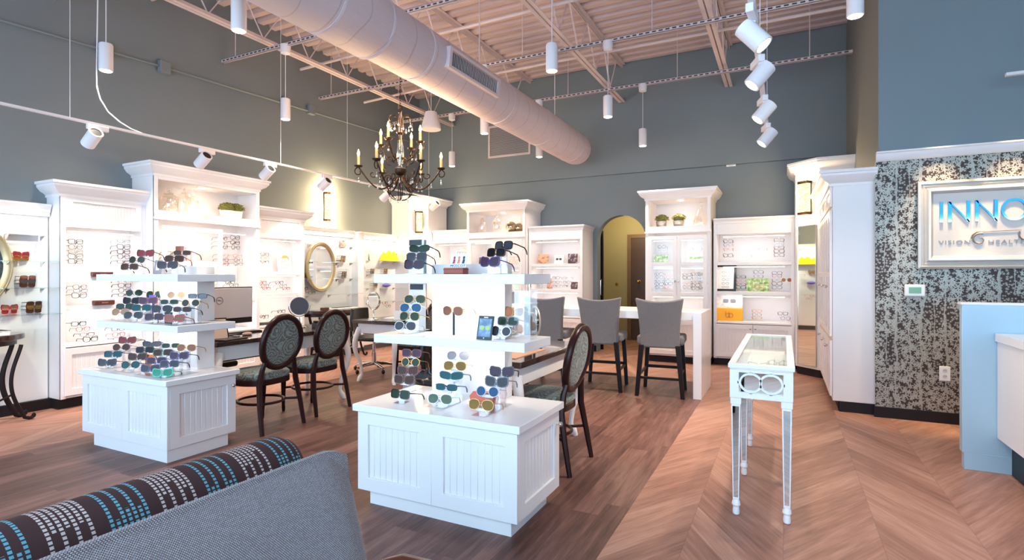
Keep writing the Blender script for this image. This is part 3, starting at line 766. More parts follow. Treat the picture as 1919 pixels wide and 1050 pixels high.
def cabinet(label, loc, rz, W, D, H, shelves=(), zones=(), zb=None, doors=2, header=None, hbead=False, niche=None, cr=CROWN, sides=(1, 1), kick=.1, name='display_cabinet', st=.045, open_base=False, lights=True, lp=1.0, bead_doors=True, shelf_in=.05):
    t = thing(name, label, 'cabinet', (loc[0], loc[1], 0), rz, 'white display cabinets')
    c = MB()
    c.box(0, .03, 0, D, kick, H).box(W - .03, W, 0, D, kick, H).box(.03, W - .03, D - .015, D, kick, H).box(.03, W - .03, 0, D, H - .03, H).box(.03, W - .03, .02, D, kick, kick + .02)
    c.box(0, st, -.004, .016, kick, H).box(W - st, W, -.004, .016, kick, H)
    c.build('carcass', WHITE, t, bevel=.002, seg=1)
    m = MB(); crown(m, W, D, H, cr, sides); m.build('cornice', CROWNW, t, ang=25)
    if kick > .02: MB().box(.0, W, .05, D, 0, kick).build('plinth', DARKBASE, t)
    if zb:
        b = MB().box(st, W - st, -.012, D - .015, zb - .025, zb); b.build('counter_ledge', WHITE2, t, bevel=.002, seg=1)
        n = doors; w = (W - 2 * .02) / max(1, n)
        for k in range(n):
            d = MB(); x0 = .02 + k * w + .003; x1 = .02 + (k + 1) * w - .003
            bead_panel(d, x0, x1, kick + .03, zb - .035, -.004, .065); dd = d.build('door', WHITE, t, bevel=.0015, seg=1)
            kx = (x1 - .03) if (n == 1 or k % 2 == 0) else (x0 + .03)
            MB().ell((kx, -.045, zb - .09), (.015, .013, .015)).cyl((kx, -.035, zb - .09), (kx, -.02, zb - .09), .006, 8).build('knob', CHROME, dd)
    for z in shelves:
        MB().box(.03, W - .03, shelf_in, D - .015, z - .045, z).build('shelf', WHITE2, t, bevel=.002, seg=1)
    if header:
        h = MB()
        if hbead: bead_panel(h, st, W - st, header[0], header[1], .012, .06, .03)
        else: h.box(st, W - st, -.004, .016, header[0], header[1]).box(st, W - st, -.012, -.004, header[0], header[0] + .02)
        h.build('header_panel', WHITE, t, bevel=.002, seg=1)
    if niche:
        z0, z1 = niche
        n = MB().box(st, W - st, -.006, D - .015, z0 - .03, z0).box(.03, W - .03, 0, D, z1, z1 + .02).box(0, W, -.010, .016, z0 - .10, z0 - .03).box(st, W - st, -.004, .016, z1, H).box(-.01, W + .01, -.022, -.004, z0 - .10, z0 - .075)
        n.build('niche_surround', WHITE, t, bevel=.002, seg=1)
        MB().lathe([(.035, z1 - .006), (.04, z1 - .001)], 16, Matrix.Translation((W / 2, D * .45, 0))).build('puck_light', LAMPG, t)
    M4 = Matrix.Translation((loc[0], loc[1], 0)) @ Matrix.Rotation(rz, 4, 'Z')
    if niche:
        p = M4 @ Vector((W / 2, D * .45, niche[1] - .02)); l = spot('niche_lamp', p, P_NICHE, math.radians(140), .8, (1, .74, .52))
    for z0, z1 in zones:
        s = MB().box(W * .12, W * .88, .06, .075, z1 - .012, z1 - .004).build('light_strip', STRIP, t)
        p = M4 @ Vector((W / 2, .09, z1 - .025)); a = area('shelf_lamp', p, W * .8, .04, P_SHELF * W * (z1 - z0) / .45 * lp, (1, .88, .78)); a.rotation_euler = (math.radians(28), 0, rz)
    return t
# long left wall (fronts face +x): local x runs along +y
LW = PI / 2
cabL2 = cabinet('white cabinet with beadboard header holding two long dark brown cases', (-6.30, 2.755), LW, .79, .26, 2.17, (1.30, 1.005), ((1.34, 1.76), (1.01, 1.26), (.66, .96)), .63, 1, (1.79, 2.10), True, sides=(1, 0))
cabL3 = cabinet('tallest white cabinet on the left wall, lit niche with cream planters on top', (-6.15, 3.546), LW, 1.334, .41, 2.49, (1.02,), ((1.05, 1.84), (.66, .98)), .63, 2, None, False, (2.03, 2.37))
cabL4 = cabinet('white cabinet with a pencil head sketch on its upper shelf', (-6.26, 4.885), LW, .84, .30, 2.17, (1.36, 1.06, .72), ((1.40, 1.80), (1.08, 1.31), (.75, 1.02)), .63, 2, (1.82, 2.12), True, sides=(0, 1))
# glass shelf bays (panels fixed to the left wall)
def bay(label, y0, y1, x, H, post=True):
    W = y1 - y0
    t = thing('mirror_bay_panel', label, 'wall panel', (x, y0, 0), LW, 'white shelf bays of the left wall')
    c = MB().box(0, W, .04, -XL + x - .0 if False else (x - XL), .1, H).box(0, W, 0, .04, H - .10, H)
    c.build('back_panel', WHITE, t, bevel=.002, seg=1)
    m = MB(); crown(m, W, x - XL, H, SMALLCROWN, (0, 0)); m.build('cornice', CROWNW, t, ang=25)
    if post: MB().box(W, W + .14, -.10, x - XL, .1, H).build('end_post', WHITE, t, bevel=.003)
    MB().box(W * .06, W * .94, -.085, -.060, H - .075, H - .055).build('light_strip', STRIP, t); MB().box(W * .05, W * .95, -.09, .0, H - .055, H - .045).build('added_strip_bracket', WHITE, t)  # glowing strip and bracket added only to give the bay light a source
    p = Vector((x + .075, (y0 + y1) / 2, H - .085)); a = area('bay_fill_light', p, W * .8, .04, P_SHELF * W * 1.1, (1, .86, .70)); a.rotation_euler = (math.radians(12), 0, LW)  # added fill light that brightens the bay panel
    return t
bay('white wall bay at the frame edge behind the glass shelves with red sunglasses', 1.0, 2.745, -6.47, 1.99, False)
bay('white wall bay behind the complete oval gilt mirror', 5.725, 6.93, -6.44, 2.03)
c6 = bay('white wall bay behind the yellow mountain-shaped display, next to the corner column', 7.07, 8.07, -6.44, 2.03, False)
def gshelf(label, y0, y1, z, x, d=.2):
    t = thing('glass_shelf', label, 'shelf', (x, y0, z), LW, 'glass shelves of the left wall')
    MB().box(0, y1 - y0, -d, 0, -.004, .004).build('pane', GLASS, t)
    for k in (.12, .5, .88) if (y1 - y0) > .7 else (.2, .8):
        q = (y1 - y0) * k
        MB().prism([(0, -.004), (-d * .4, -.004), (-.005, -.05), (0, -.05)], q - .004, q + .004, 'yz').build('bracket', CHROME, t)
    return t
PL = ['lowest', 'second lowest', 'third lowest', 'highest']
for k, z in enumerate((.946, 1.195, 1.445, 1.694)):
    gshelf('%s glass shelf beside the gilt mirror cut by the frame edge' % PL[k], 1.95 if k == 0 else 2.3, 2.74, z, -6.43)
for k, z in enumerate((1.012, 1.258, 1.514, 1.769)):
    if k == 0: gshelf('lowest glass shelf running beneath the whole oval gilt mirror', 5.74, 6.9, z, -6.40)
    else:
        gshelf('%s glass shelf on the corner side of the whole oval gilt mirror' % PL[k], 6.38, 6.9, z, -6.40)
        if k < 4: gshelf('%s glass shelf between the sketch cabinet and the whole oval mirror' % PL[k], 5.74, 5.95, z, -6.40)
for k, z in enumerate((.85, 1.09, 1.33, 1.56)):
    gshelf('%s glass shelf in the bay with the yellow mountain display' % PL[k], 7.08, 8.0, z, -6.40)
# rear wall
cabB1 = cabinet('narrow white cabinet between the corner column and the taller niche cabinet', (-5.90, 8.45), 0, .82, .54, 2.12, (1.49, 1.06), ((1.53, 1.88), (1.10, 1.44), (.68, 1.02)), .63, 2, (1.905, 2.06), False, None, SMALLCROWN, (0, 0))
cabB2 = cabinet('tall white cabinet with silver balls and glass jars in its lit niche', (-5.08, 8.33), 0, 1.15, .66, 2.52, (1.45, 1.06), ((1.48, 1.88), (1.08, 1.40)), .63, 2, None, False, (2.06, 2.43), lp=1.5)
cabB3 = cabinet('white cabinet with three photo cards just before the arch', (-3.915, 8.45), 0, .97, .54, 2.12, (1.505, 1.075, .66), ((1.52, 1.88), (1.08, 1.44), (.68, 1.02)), .63, 2, (1.905, 2.06), False, None, SMALLCROWN, (0, 1), lp=1.2)
cabB4 = cabinet('tall white cabinet with glazed doors and two silver potted plants, right after the arch', (-1.898, 8.33), 0, .942, .66, 2.53, (1.47, 1.04, .64), ((1.50, 1.84), (1.06, 1.42), (.66, .99)), None, 2, None, False, (2.045, 2.46), lp=1.9)
cabB5 = cabinet('white cabinet with the black framed certificate and the big amber poster box', (-.93, 8.45), 0, 1.06, .54, 2.12, (1.505, 1.075), ((1.52, 1.88), (1.08, 1.44), (.66, 1.01)), .64, 2, (1.905, 2.06), False, None, SMALLCROWN, (0, 0), lp=1.2)
for k in (0, 1):
    x0 = .045 + k * .426
    glass_door('door', x0 + .002, x0 + .424, .66, 1.90, -.004, cabB4, (1.48, 1.035), (x0 + (.40 if k == 0 else .025), 1.22))
    glass_door('door', .05 + k * .525, .05 + (k + 1) * .525 - .004, .66, 1.93, -.004, cabB2, (1.47, 1.05), (.05 + k * .525 + (.50 if k == 0 else .03), 1.2))
d = MB(); bead_panel(d, .045, .471, .13, .64, -.004, .065); d.build('lower_door', WHITE, cabB4, bevel=.0015, seg=1)
d = MB(); bead_panel(d, .471, .897, .13, .64, -.004, .065); d.build('lower_door', WHITE, cabB4, bevel=.0015, seg=1)
# sliding glazed panel of the tall left cabinet
glass_door('sliding_door', .10, .82, .68, 1.87, .03, cabL3, (1.45, 1.08), None, 1)
for z in (1.45, 1.10):
    MB().box(.84, 1.28, .06, .3, z - .004, z + .004).build('glass_shelf', GLASS, cabL3)
# corner columns
def column(label, poly, H, face, wl):
    t = thing('corner_column', label, 'column', (0, 0, 0), 0, 'white angled corner columns')
    MB().prism(poly, .1, H, 'xy').build('shaft', WHITE, t, bevel=.003)
    m = MB(); n = len(poly)
    def off(o):
        out = []
        for i in range(n):
            a, b, c = Vector(poly[i - 1]), Vector(poly[i]), Vector(poly[(i + 1) % n])
            n1 = Vector(((b - a).y, -(b - a).x)).normalized(); n2 = Vector(((c - b).y, -(c - b).x)).normalized()
            k = (n1 + n2).normalized(); s = o / max(.35, k.dot(n1)); out.append((b.x + k.x * s, b.y + k.y * s))
        return out
    rows = [[(x, y, H + dz) for x, y in off(o)] for o, dz in CROWN]
    vs = [p for r in rows for p in r]; fs = []
    for i in range(len(rows) - 1):
        for j in range(n):
            k = (j + 1) % n; fs.append((i * n + j, i * n + k, (i + 1) * n + k, (i + 1) * n + j))
    fs.append(tuple((len(rows) - 1) * n + j for j in range(n)))
    m.add(vs, fs); m.build('cornice', CROWNW, t, ang=25)
    MB().prism(off(-.02), 0, .1, 'xy').build('plinth', DARKBASE, t)
    return t
A, B = (-6.165, 8.065), (-5.91, 8.32)
column('white angled column in the far corner, behind the tower of sunglasses', [(XL, 8.07), A, B, (-5.91, 8.93), (XL, 8.93)], 2.70, None, None)
A2, B2 = (.132, 8.21), (.402, 7.94)
column('white angled column beside the short side cabinet, mirror below and sconce above', [A2, B2, (.778, 7.94), (.778, 8.93), (.132, 8.93)], 2.74, None, None)
def on_face(A, B, off=0.0):
    a, b = Vector(A), Vector(B); m = (a + b) / 2; d = (b - a).normalized(); nrm = Vector((d.y, -d.x)); m = m + nrm * off
    return (m.x, m.y), math.atan2(d.y, d.x), (b - a).length
def col_mirror(A, B, z0, z1, w, label):
    (x, y), rz, L = on_face(A, B, .004)
    t = thing('panel_mirror', label, 'mirror', (x, y, 0), rz, 'tall mirrors on the corner columns')
    MB().box(-w / 2, w / 2, -.008, 0, z0, z1).build('glass', MIRROR, t)
    MB().frame(-w / 2 - .006, w / 2 + .006, z0 - .006, z1 + .006, .008, -.011, .001).build('edge_trim', CHROME, t)
col_mirror(A2, B2, .14, 1.96, .28, 'tall narrow wall mirror on the angled column reflecting the yellow display')
col_mirror(A, B, .14, 1.96, .28, 'tall narrow wall mirror on the far corner column behind the sunglass tower')
def sconce(loc, rz, z0, z1, w, label, frame=True, kp=1.0):
    t = thing('wall_sconce', label, 'sconce', (loc[0], loc[1], 0), rz, 'glowing wall sconces')
    MB().box(-w / 2, w / 2, -.075, -.01, z0 + .03, z1 - .03).build('glass_shade', SCONG, t, bevel=.008)
    f = MB().box(-w / 2 - .008, w / 2 + .008, -.085, 0, z1 - .035, z1).box(-w / 2 - .008, w / 2 + .008, -.085, 0, z0, z0 + .035).box(-w / 2, w / 2, -.01, 0, z0, z1)
    if frame:
        for s in (-1, 1): f.box(s * (w / 2) - .004, s * (w / 2) + .004, -.08, -.01, z0, z1)
    f.build('metal_frame', IRON, t)
    M4 = Matrix.Translation((loc[0], loc[1], 0)) @ Matrix.Rotation(rz, 4, 'Z')
    for z in (z0 - .04, z1 + .04): point('sconce_lamp', M4 @ Vector((0, -.09, z)), P_SCONCE * kp, (1, .72, .36), .04)
    point('sconce_lamp', M4 @ Vector((0, -.13, (z0 + z1) / 2)), P_SCONCE * kp, (1, .76, .42), .04)
(x, y), rz, L = on_face(A2, B2, .004); sconce((x, y), rz, 2.10, 2.54, .135, 'seeded glass sconce glowing on the angled column at the short side cabinet', False)
(x, y), rz, L = on_face(A, B, .004); sconce((x, y), rz, 2.08, 2.49, .12, 'seeded glass sconce glowing on the far corner column')
sconce((XL + .002, 6.42), LW, 2.17, 2.64, .06, 'seeded glass sconce glowing on the bare left wall above the oval mirror', False, 3.5)
# right hand cabinet run (faces -x)
R1L = 1.83
cabR = thing('side_cabinet', 'white cabinet run with glazed doors seen edge-on before the papered wall', 'cabinet', (.398, 7.93, 0), -PI / 2, 'white display cabinets')
H = 2.26
c = MB().box(0, R1L, .02, .375, .1, H); c.build('carcass', WHITE, cabR, bevel=.003)
m = MB(); crown(m, R1L, .375, H, CROWN, (0, 1)); m.build('cornice', CROWNW, cabR, ang=25)
MB().box(0, R1L - .0, .075, .375, 0, .1).box(R1L - .03, R1L - .03, .07, .375, 0, .1).build('plinth', DARKBASE, cabR)
for k in range(3):
    x0 = .02 + k * .60
    glass_door('door', x0, x0 + .29, .72, 1.95, .018, cabR, (1.32,), (x0 + .265, 1.2)); glass_door('door', x0 + .295, x0 + .585, .72, 1.95, .018, cabR, (1.32,), (x0 + .32, 1.2))
    for j in (0, 1):
        d = MB(); bead_panel(d, x0 + j * .295, x0 + j * .295 + .29, .14, .68, .018, .055); dd = d.build('lower_door', WHITE, cabR, bevel=.0015, seg=1)
        kx = x0 + (.265 if j == 0 else .32)
        MB().ell((kx, -.024, .60), (.015, .013, .015)).cyl((kx, -.015, .60), (kx, 0, .60), .006, 8).build('knob', CHROME, dd)
    d = MB(); bead_panel(d, x0, x0 + .585, 1.98, 2.18, .018, .05); d.build('header_panel', WHITE, cabR, bevel=.0015, seg=1)
# ---- mirrors and consoles of the bays
def oval_mirror(y, z, label, x):
    t = thing('oval_mirror', label, 'mirror', (x, y, z), LW, 'oval gilt wall mirrors')
    a, b = .30, .385; n = 56
    def el(k): return [(a * k * math.cos(2 * PI * i / n), b * k * math.sin(2 * PI * i / n)) for i in range(n)]
    el2 = lambda d: [((a - d) * math.cos(2 * PI * i / n), (b - d) * math.sin(2 * PI * i / n)) for i in range(n)]
    rows = []
    for d, y_ in ((0, 0), (.0, -.018), (.012, -.03), (.024, -.026), (.03, -.034), (.05, -.03), (.066, -.012), (.07, -.004)):
        rows.append([(p[0], y_, p[1]) for p in el2(d)])
    P = [[r[i] for r in rows] for i in range(n)]
    MB().grid(P, True).build('gilt_frame', GOLD, t, ang=60)
    MB().prism(el2(.068), -.006, -.002).build('mirror_glass', MIRROR, t)
oval_mirror(2.137, 1.405, 'oval gilt mirror cut off by the frame edge', -6.425)
oval_mirror(6.163, 1.443, 'complete oval gilt mirror above the far console table', -6.395)
def console(y, label, x):
    t = thing('console_table', label, 'console table', (x, y, 0), LW, 'dark console tables with curved iron legs')
    n = 24; top = [(-.56, 0), (.56, 0)] + [(.56 * math.cos(PI * i / n), -.05 - .36 * math.sin(PI * i / n)) for i in range(n + 1)]
    MB().prism(top, .735, .785, 'xy').build('top', TOPWOOD, t, bevel=.008)
    inn = [(p[0] * .9, p[1] * .9 - .005) for p in top]
    MB().prism(inn, .69, .735, 'xy').build('apron', DARKWOOD, t)
    for s in (-1, 1):
        pts = []
        for i in range(26):
            q = i / 25
            pts.append((s * (.47 - .10 * math.sin(PI * q * .9) ** 1.2 + .05 * q), -.09, .69 - .66 * q))
        for i in range(1, 9):
            an = i / 8 * 2.2; pts.append((s * (.52 + .045 * math.sin(an) ), -.09, .055 - .027 - .0 + .02 * (1 - math.cos(an)) - .012))
        MB().tube(pts, [.022 - .006 * abs(.5 - i / len(pts)) for i in range(len(pts))], 8).build('leg', DARKIRON, t)
        pts2 = [(p[0] * .98, p[1] - .19, p[2]) for p in pts]
        MB().tube(pts2, .016, 8).build('leg', DARKIRON, t)
        MB().tube([(s * .47, -.09, .22), (s * .3, -.16, .17), (s * .12, -.20, .19), (0, -.21, .20)], .010, 8).build('stretcher', DARKIRON, t)
    return t
console(1.93, 'dark half-round console with curved iron legs at the frame edge', -6.42)
console(6.33, 'dark half-round console beneath the whole oval mirror, behind the oval-backed chairs', -6.39)
# ================================================================== EYEWEAR
def lens_loop(kind, n=24):
    out = []
    for i in range(n):
        a = 2 * PI * i / n; c, s = math.cos(a), math.sin(a)
        if kind == 'round': x, z = .0245 * c, .0235 * s
        else:
            e = {'square': 3.6, 'aviator': 2.5, 'cat': 3.0, 'sport': 3.0, 'narrow': 3.2}[kind]
            ax, az = {'square': (.0265, .0205), 'aviator': (.0295, .0245), 'cat': (.028, .022), 'sport': (.032, .0185), 'narrow': (.0265, .0155)}[kind]
            x = ax * math.copysign(abs(c) ** (2 / e), c); z = az * math.copysign(abs(s) ** (2 / e), s)
            if kind == 'aviator': x += .0045 * (-z / az) * 0.0 + .004 * (1 if z < 0 else 0) * (abs(z) / az); x *= 1 - .12 * max(0, -z / az)
            if kind == 'cat': z += .28 * (x if x > 0 else 0) * (1 if z > 0 else .25)
            if kind == 'sport': z += .12 * x
        out.append((x, z))
    return out
KINDS_T = {'square': .0042, 'round': .0026, 'aviator': .0016, 'cat': .0048, 'sport': .0036, 'narrow': .0034}
def wrap(x): return .09 * x * x / .07   # front curves back a little at the temples
def eye_parts(kind, n=24):
    t = KINDS_T[kind]; base = lens_loop(kind, n); cx = .0345 if kind != 'aviator' else .0365
    hw = max(p[0] for p in base); fr = MB(); lenses = []; temples = []
    for s in (-1, 1):
        inner = [(s * (cx + p[0]), p[1]) for p in base]
        r = 1 + t / hw
        outer = [(s * (cx + p[0] * r), p[1] * (1 + t / .021)) for p in base]
        m = MB().ring(outer, inner, -.0022, .0022); m.v = [(x, y + wrap(x), z) for x, y, z in m.v]; fr.add(m.v, m.f)
        l = MB().prism(inner, -.0006, .0006); l.v = [(x, y + wrap(x), z) for x, y, z in l.v]; lenses.append(l)
        ex = cx + hw * r * .98; ez = .010; ey = wrap(ex)
        fr.tube([(s * (ex - .004), ey, ez), (s * (ex + .003), ey + .003, ez)], .003, 6)
        tt = MB(); w = .0024 if kind in ('aviator', 'round') else .0036
        tt.tube([(s * (ex + .002), ey + .002, ez), (s * (ex + .004), .05, ez - .001), (s * (ex + .002), .105, ez - .004), (s * (ex - .002), .128, ez - .016), (s * (ex - .006), .143, ez - .034)], [w, w * .8, w * .9, w * 1.1, w * .9], 6)
        temples.append(tt)
    b = cx - hw
    if kind == 'aviator': fr.tube([(-b * 1.5, .001, .018), (b * 1.5, .001, .018)], .0013, 5)
    fr.tube([(-b * 1.02, .001, .006), (0, -.0015, .0085), (b * 1.02, .001, .006)], .0022 if kind in ('square', 'cat', 'sport', 'narrow') else .0015, 6)
    for s in (-1, 1): fr.tube([(s * b, .003, -.003), (s * b * .7, .008, -.008)], .0012, 4)
    return fr, lenses, temples
EYE = {}
for kd in KINDS_T:
    f, ls, ts = eye_parts(kd, 20)
    EYE[kd] = (f.build('frame', BLACK), [l.build('lens', BLACK) for l in ls], [q.build('temple', BLACK) for q in ts])
OPT = {}
for kd in ('square', 'round', 'narrow', 'cat'):
    f, ls, ts = eye_parts(kd, 12)
    for q in ts: f.add(q.v, q.f)
    OPT[kd] = f.build('eyeglasses', BLACK)
PROTOS = [o for a, b, c in EYE.values() for o in [a] + b + c] + list(OPT.values())
FR = {'black': M('acetate_black', (22, 20, 22), .2), 'tortoise': M('acetate_tortoise', (84, 44, 28), .22, var=.6, scale=90), 'brown': M('acetate_brown', (74, 42, 36), .25),
      'gold': M('frame_gold', (196, 152, 84), .25, 1.0), 'silver': M('frame_silver', (190, 192, 198), .2, 1.0), 'burgundy': M('acetate_burgundy', (112, 34, 40), .22),
      'teal': M('acetate_teal', (30, 92, 98), .22), 'navy': M('acetate_navy', (34, 44, 78), .22), 'clear': M('acetate_crystal', (214, 206, 210), .15), 'red': M('acetate_red', (176, 44, 56), .25),
      'green': M('acetate_green', (52, 84, 54), .22), 'pink': M('acetate_rose', (226, 150, 140), .25), 'white': M('acetate_white', (232, 228, 220), .25), 'mint': M('acetate_mint', (80, 190, 160), .25), 'purple': M('acetate_plum', (92, 66, 120), .22), 'grey': M('acetate_grey', (112, 108, 114), .25)}
def lensm(n, rgb): return M('lens_' + n, tuple(int(q * .8) for q in rgb), .15, 0, var=.3, scale=14, spec=.14)
LN = {'black': lensm('black', (34, 34, 40)), 'smoke': lensm('smoke', (84, 84, 92)), 'green': lensm('green', (62, 82, 66)), 'brown': lensm('brown', (92, 58, 44)), 'gold': lensm('gold', (168, 126, 52)),
      'blue': lensm('blue', (54, 104, 148)), 'teal': lensm('teal', (38, 104, 112)), 'rose': lensm('rose', (188, 120, 96)), 'silver': lensm('silver', (156, 158, 166)), 'purple': lensm('purple', (96, 70, 90)),
      'red': lensm('red', (170, 64, 66)), 'peach': lensm('peach', (214, 170, 130)), 'mint': lensm('mint', (80, 180, 150)), 'mirror': lensm('mirror_green', (110, 128, 104))}
def sunglasses(loc, kind, fc, lc, label, rz=0.0, group=None, tilt=0.0, sc=1.06):
    t = thing('sunglasses', label, 'sunglasses', loc, rz, group); t.rotation_euler.x = tilt; t.scale = (sc, sc, sc)
    f, ls, ts = EYE[kind]
    for src, m in [(f, FR[fc])] + [(l, LN[lc]) for l in ls] + [(q, FR[fc]) for q in ts]:
        c = src.copy(); COL.objects.link(c); c.parent = t; c.name = src.name.split('.')[0]; setmat(c, m)
    return t
def eyeglasses(loc, kind, fc, label, rz=0.0, group=None):
    c = OPT[kind].copy(); COL.objects.link(c); c.name = 'eyeglasses'; c.location = loc; c.rotation_euler = (0, 0, rz); setmat(c, FR[fc])
    return tag(c, label, 'eyeglasses', group)
def riser(pts, zs, label):
    """clear stepped stand: a base plate, one upright with a nose rest for each pair"""
    xs = [p[0] for p in pts]; ys = [p[1] for p in pts]
    t = thing('acrylic_riser', label, 'display stand', (xs[0], ys[0], zs), 0, 'clear acrylic risers')
    ox, oy = xs[0], ys[0]
    MB().box(min(xs) - ox - .035, max(xs) - ox + .035, min(ys) - oy - .02, max(ys) - oy + .05, 0, .004).build('base_plate', ACRYL, t)
    for p in pts:
        x, y, h = p[0] - ox, p[1] - oy + .016, p[2] - zs
        MB().box(x - .032, x + .032, y - .012, y - .002, h - .034, h - .020).build('nose_rest', WHITE2, t)
        if h < .02: continue
        MB().box(x - .02, x + .02, y, y + .004, .004, h - .003).box(x - .008, x + .008, y - .012, y, h - .008, h - .003).build('upright', ACRYL, t)
    return t
def column_of(place, zs, rows, rowname, group, rz=0.0):
    """rows run from the lowest pair upward: (u, v, y, kind, frame, lens, looks)"""
    pts = []
    for k, (u, v, y, kd, fc, lc, looks) in enumerate(rows):
        p = at_y(u, v, y); p.z = max(p.z, zs + .024); pts.append(p)
        n = len(rows)
        o = 'only pair' if n == 1 else ('lowest' if k == 0 else 'top' if k == n - 1 else {1: 'second up', 2: 'third up', 3: 'fourth up'}[k])
        sunglasses(p, kd, fc, lc, '%s sunglasses, %s in the %s' % (looks, o, rowname), rz + RND.uniform(-.12, .12), group, -.18)
    riser(pts, zs, 'clear riser of the %s' % rowname)
# ------------------------------------------------------------------ the two tiered display islands
def island(label, cx, x0, x1, y0, y1, sx0, sx1, sy0, sy1, kx0, kx1, ky0, ky1, toe, knob_right=True):
    t = thing('display_island', label, 'display stand', (cx, y0, 0), 0, 'tiered white display islands')
    a = lambda x: x - cx; b = lambda y: y - y0
    MB().box(a(x0), a(x1), b(y0), b(y1), .54, .58).build('base_top', WHITE2, t, bevel=.004)
    X0, X1, Y0, Y1 = a(x0) + .022, a(x1) - .022, b(y0) + .022, b(y1) - .022
    MB().box(X0 + .018, X1 - .018, Y0 + .02, Y1, .09, .54).build('cabinet_body', WHITE, t)
    mid = (X0 + X1) / 2; f = MB()
    bead_panel(f, X0, mid, .09, .54, Y0 + .02, .075); f.build('front_panel', WHITE, t, bevel=.0015, seg=1)
    f = MB(); bead_panel(f, mid, X1, .09, .54, Y0 + .02, .075); f.build('front_panel', WHITE, t, bevel=.0015, seg=1)
    for s, X, nm in ((1, X1, 'side_door'), (-1, X0, 'side_panel')):
        T = Matrix.Translation((X - s * .02, 0, 0)) @ Matrix.Rotation(s * PI / 2, 4, 'Z')
        d = MB(); bead_panel(d, s * (Y0 + .02) if s > 0 else -Y1, s * Y1 if s > 0 else -(Y0 + .02), .09, .54, 0, .07, T=T)
        dd = d.build(nm, WHITE, t, bevel=.0015, seg=1)
        if s > 0: MB().ell((X + .022, Y1 - .035, .46), (.013, .015, .015)).cyl((X, Y1 - .035, .46), (X + .015, Y1 - .035, .46), .006, 8).build('knob', CHROME, dd)
    MB().box(a(toe[0]), a(toe[1]), b(toe[2]), b(toe[3]), 0, .092).build('toe_base', WHITE, t)
    MB().box(a(kx0), a(kx1), b(ky0), b(ky1), .58, 1.385).build('back_pillar', WHITE2, t, bevel=.003)
    for z0, z1, nm in ((.903, .955, 'middle_shelf'), (1.268, 1.323, 'top_shelf')):
        MB().ring([(a(sx0), b(sy0)), (a(sx1), b(sy0)), (a(sx1), b(sy1)), (a(sx0), b(sy1))], [(a(kx0), b(ky0)), (a(kx1), b(ky0)), (a(kx1), b(ky1) - .002), (a(kx0), b(ky1) - .002)], z0, z1, 'xy').build(nm, WHITE2, t, bevel=.003)
    for z in (.90, 1.265):  # glowing strips and area lights added under the shelves to brighten the pillar
        MB().box(a(kx0) + .05, a(kx1) - .05, b(ky0) - .06, b(ky0) - .045, z - .004, z + .003).build('light_strip', STRIP, t)
        l = area('island_fill_light', ((kx0 + kx1) / 2, ky0 - .06, z - .012), (kx1 - kx0) * .9, .03, P_ISLAND, (1, .95, .92)); l.rotation_euler = (math.radians(30), 0, 0)
    return t
island('tiered white display island in the middle with the sunglasses card and a coral case', -1.68, -2.214, -1.15, 2.372, 2.972, -2.262, -1.235, 2.61, 2.972, -2.012, -1.487, 2.87, 2.968, (-2.14, -1.228, 2.44, 2.89))
island('tiered white display island standing in front of the long left wall cabinets', -4.40, -4.965, -3.825, 2.285, 2.86, -4.885, -3.84, 2.375, 2.83, -4.575, -4.085, 2.68, 2.826, (-4.79, -3.86, 2.315, 2.78))
G = 'sunglasses on the display islands'
ZB, ZM, ZT = .58, .955, 1.323
# middle island, base
MI = 'on the middle island base'
column_of(MI, ZB, [(749, 739, 2.50, 'square', 'black', 'green', 'black')], 'front spot, middle island base', G, -.05)
column_of(MI, ZB, [(757, 712, 2.76, 'cat', 'tortoise', 'brown', 'tortoise gold'), (764, 695, 2.79, 'cat', 'burgundy', 'brown', 'dark red'), (769, 679, 2.82, 'round', 'gold', 'green', 'gold rimmed'), (771, 662, 2.85, 'square', 'burgundy', 'purple', 'burgundy')], 'dark tower, middle island base', G, .16)
column_of(MI, ZB, [(824, 748, 2.52, 'aviator', 'silver', 'mirror', 'silver green aviator'), (836, 726, 2.60, 'narrow', 'navy', 'teal', 'slim dark blue'), (845, 704, 2.67, 'sport', 'teal', 'teal', 'teal wraparound'), (852, 686, 2.74, 'aviator', 'gold', 'gold', 'amber aviator'), (858, 667, 2.81, 'aviator', 'silver', 'silver', 'pale grey aviator')], 'centre row, middle island base', G, .16)
column_of(MI, ZB, [(901, 759, 2.47, 'aviator', 'gold', 'gold', 'yellow aviator'), (913, 734, 2.56, 'round', 'clear', 'blue', 'crystal framed blue'), (930, 716, 2.64, 'cat', 'grey', 'smoke', 'grey crystal'), (940, 697, 2.72, 'cat', 'black', 'purple', 'black and smoke')], 'row by the coral case', G, .16)
MM = 'on the middle island centre shelf'
column_of(MM, ZM, [(759, 611, 2.70, 'aviator', 'silver', 'smoke', 'silver gradient'), (767, 593, 2.74, 'aviator', 'gold', 'green', 'gold green aviator'), (769, 577, 2.78, 'aviator', 'white', 'blue', 'white blue mirrored'), (777, 561, 2.82, 'aviator', 'gold', 'green', 'pale gold')], 'tower on the middle island centre shelf', G, .16)
column_of(MM, ZM, [(938, 621, 2.70, 'round', 'silver', 'smoke', 'round smoke'), (951, 602, 2.78, 'square', 'grey', 'green', 'grey green'), (963, 585, 2.86, 'cat', 'gold', 'rose', 'rose gold')], 'row beside the tablet-shaped card', G, -.1)
MT = 'on the middle island top'
column_of(MT, ZT, [(775, 496, 2.70, 'cat', 'black', 'purple', 'black plum'), (780, 481, 2.74, 'square', 'tortoise', 'smoke', 'tortoise square'), (785, 466, 2.78, 'sport', 'black', 'green', 'black green wrap')], 'tower atop the middle island', G, .16)
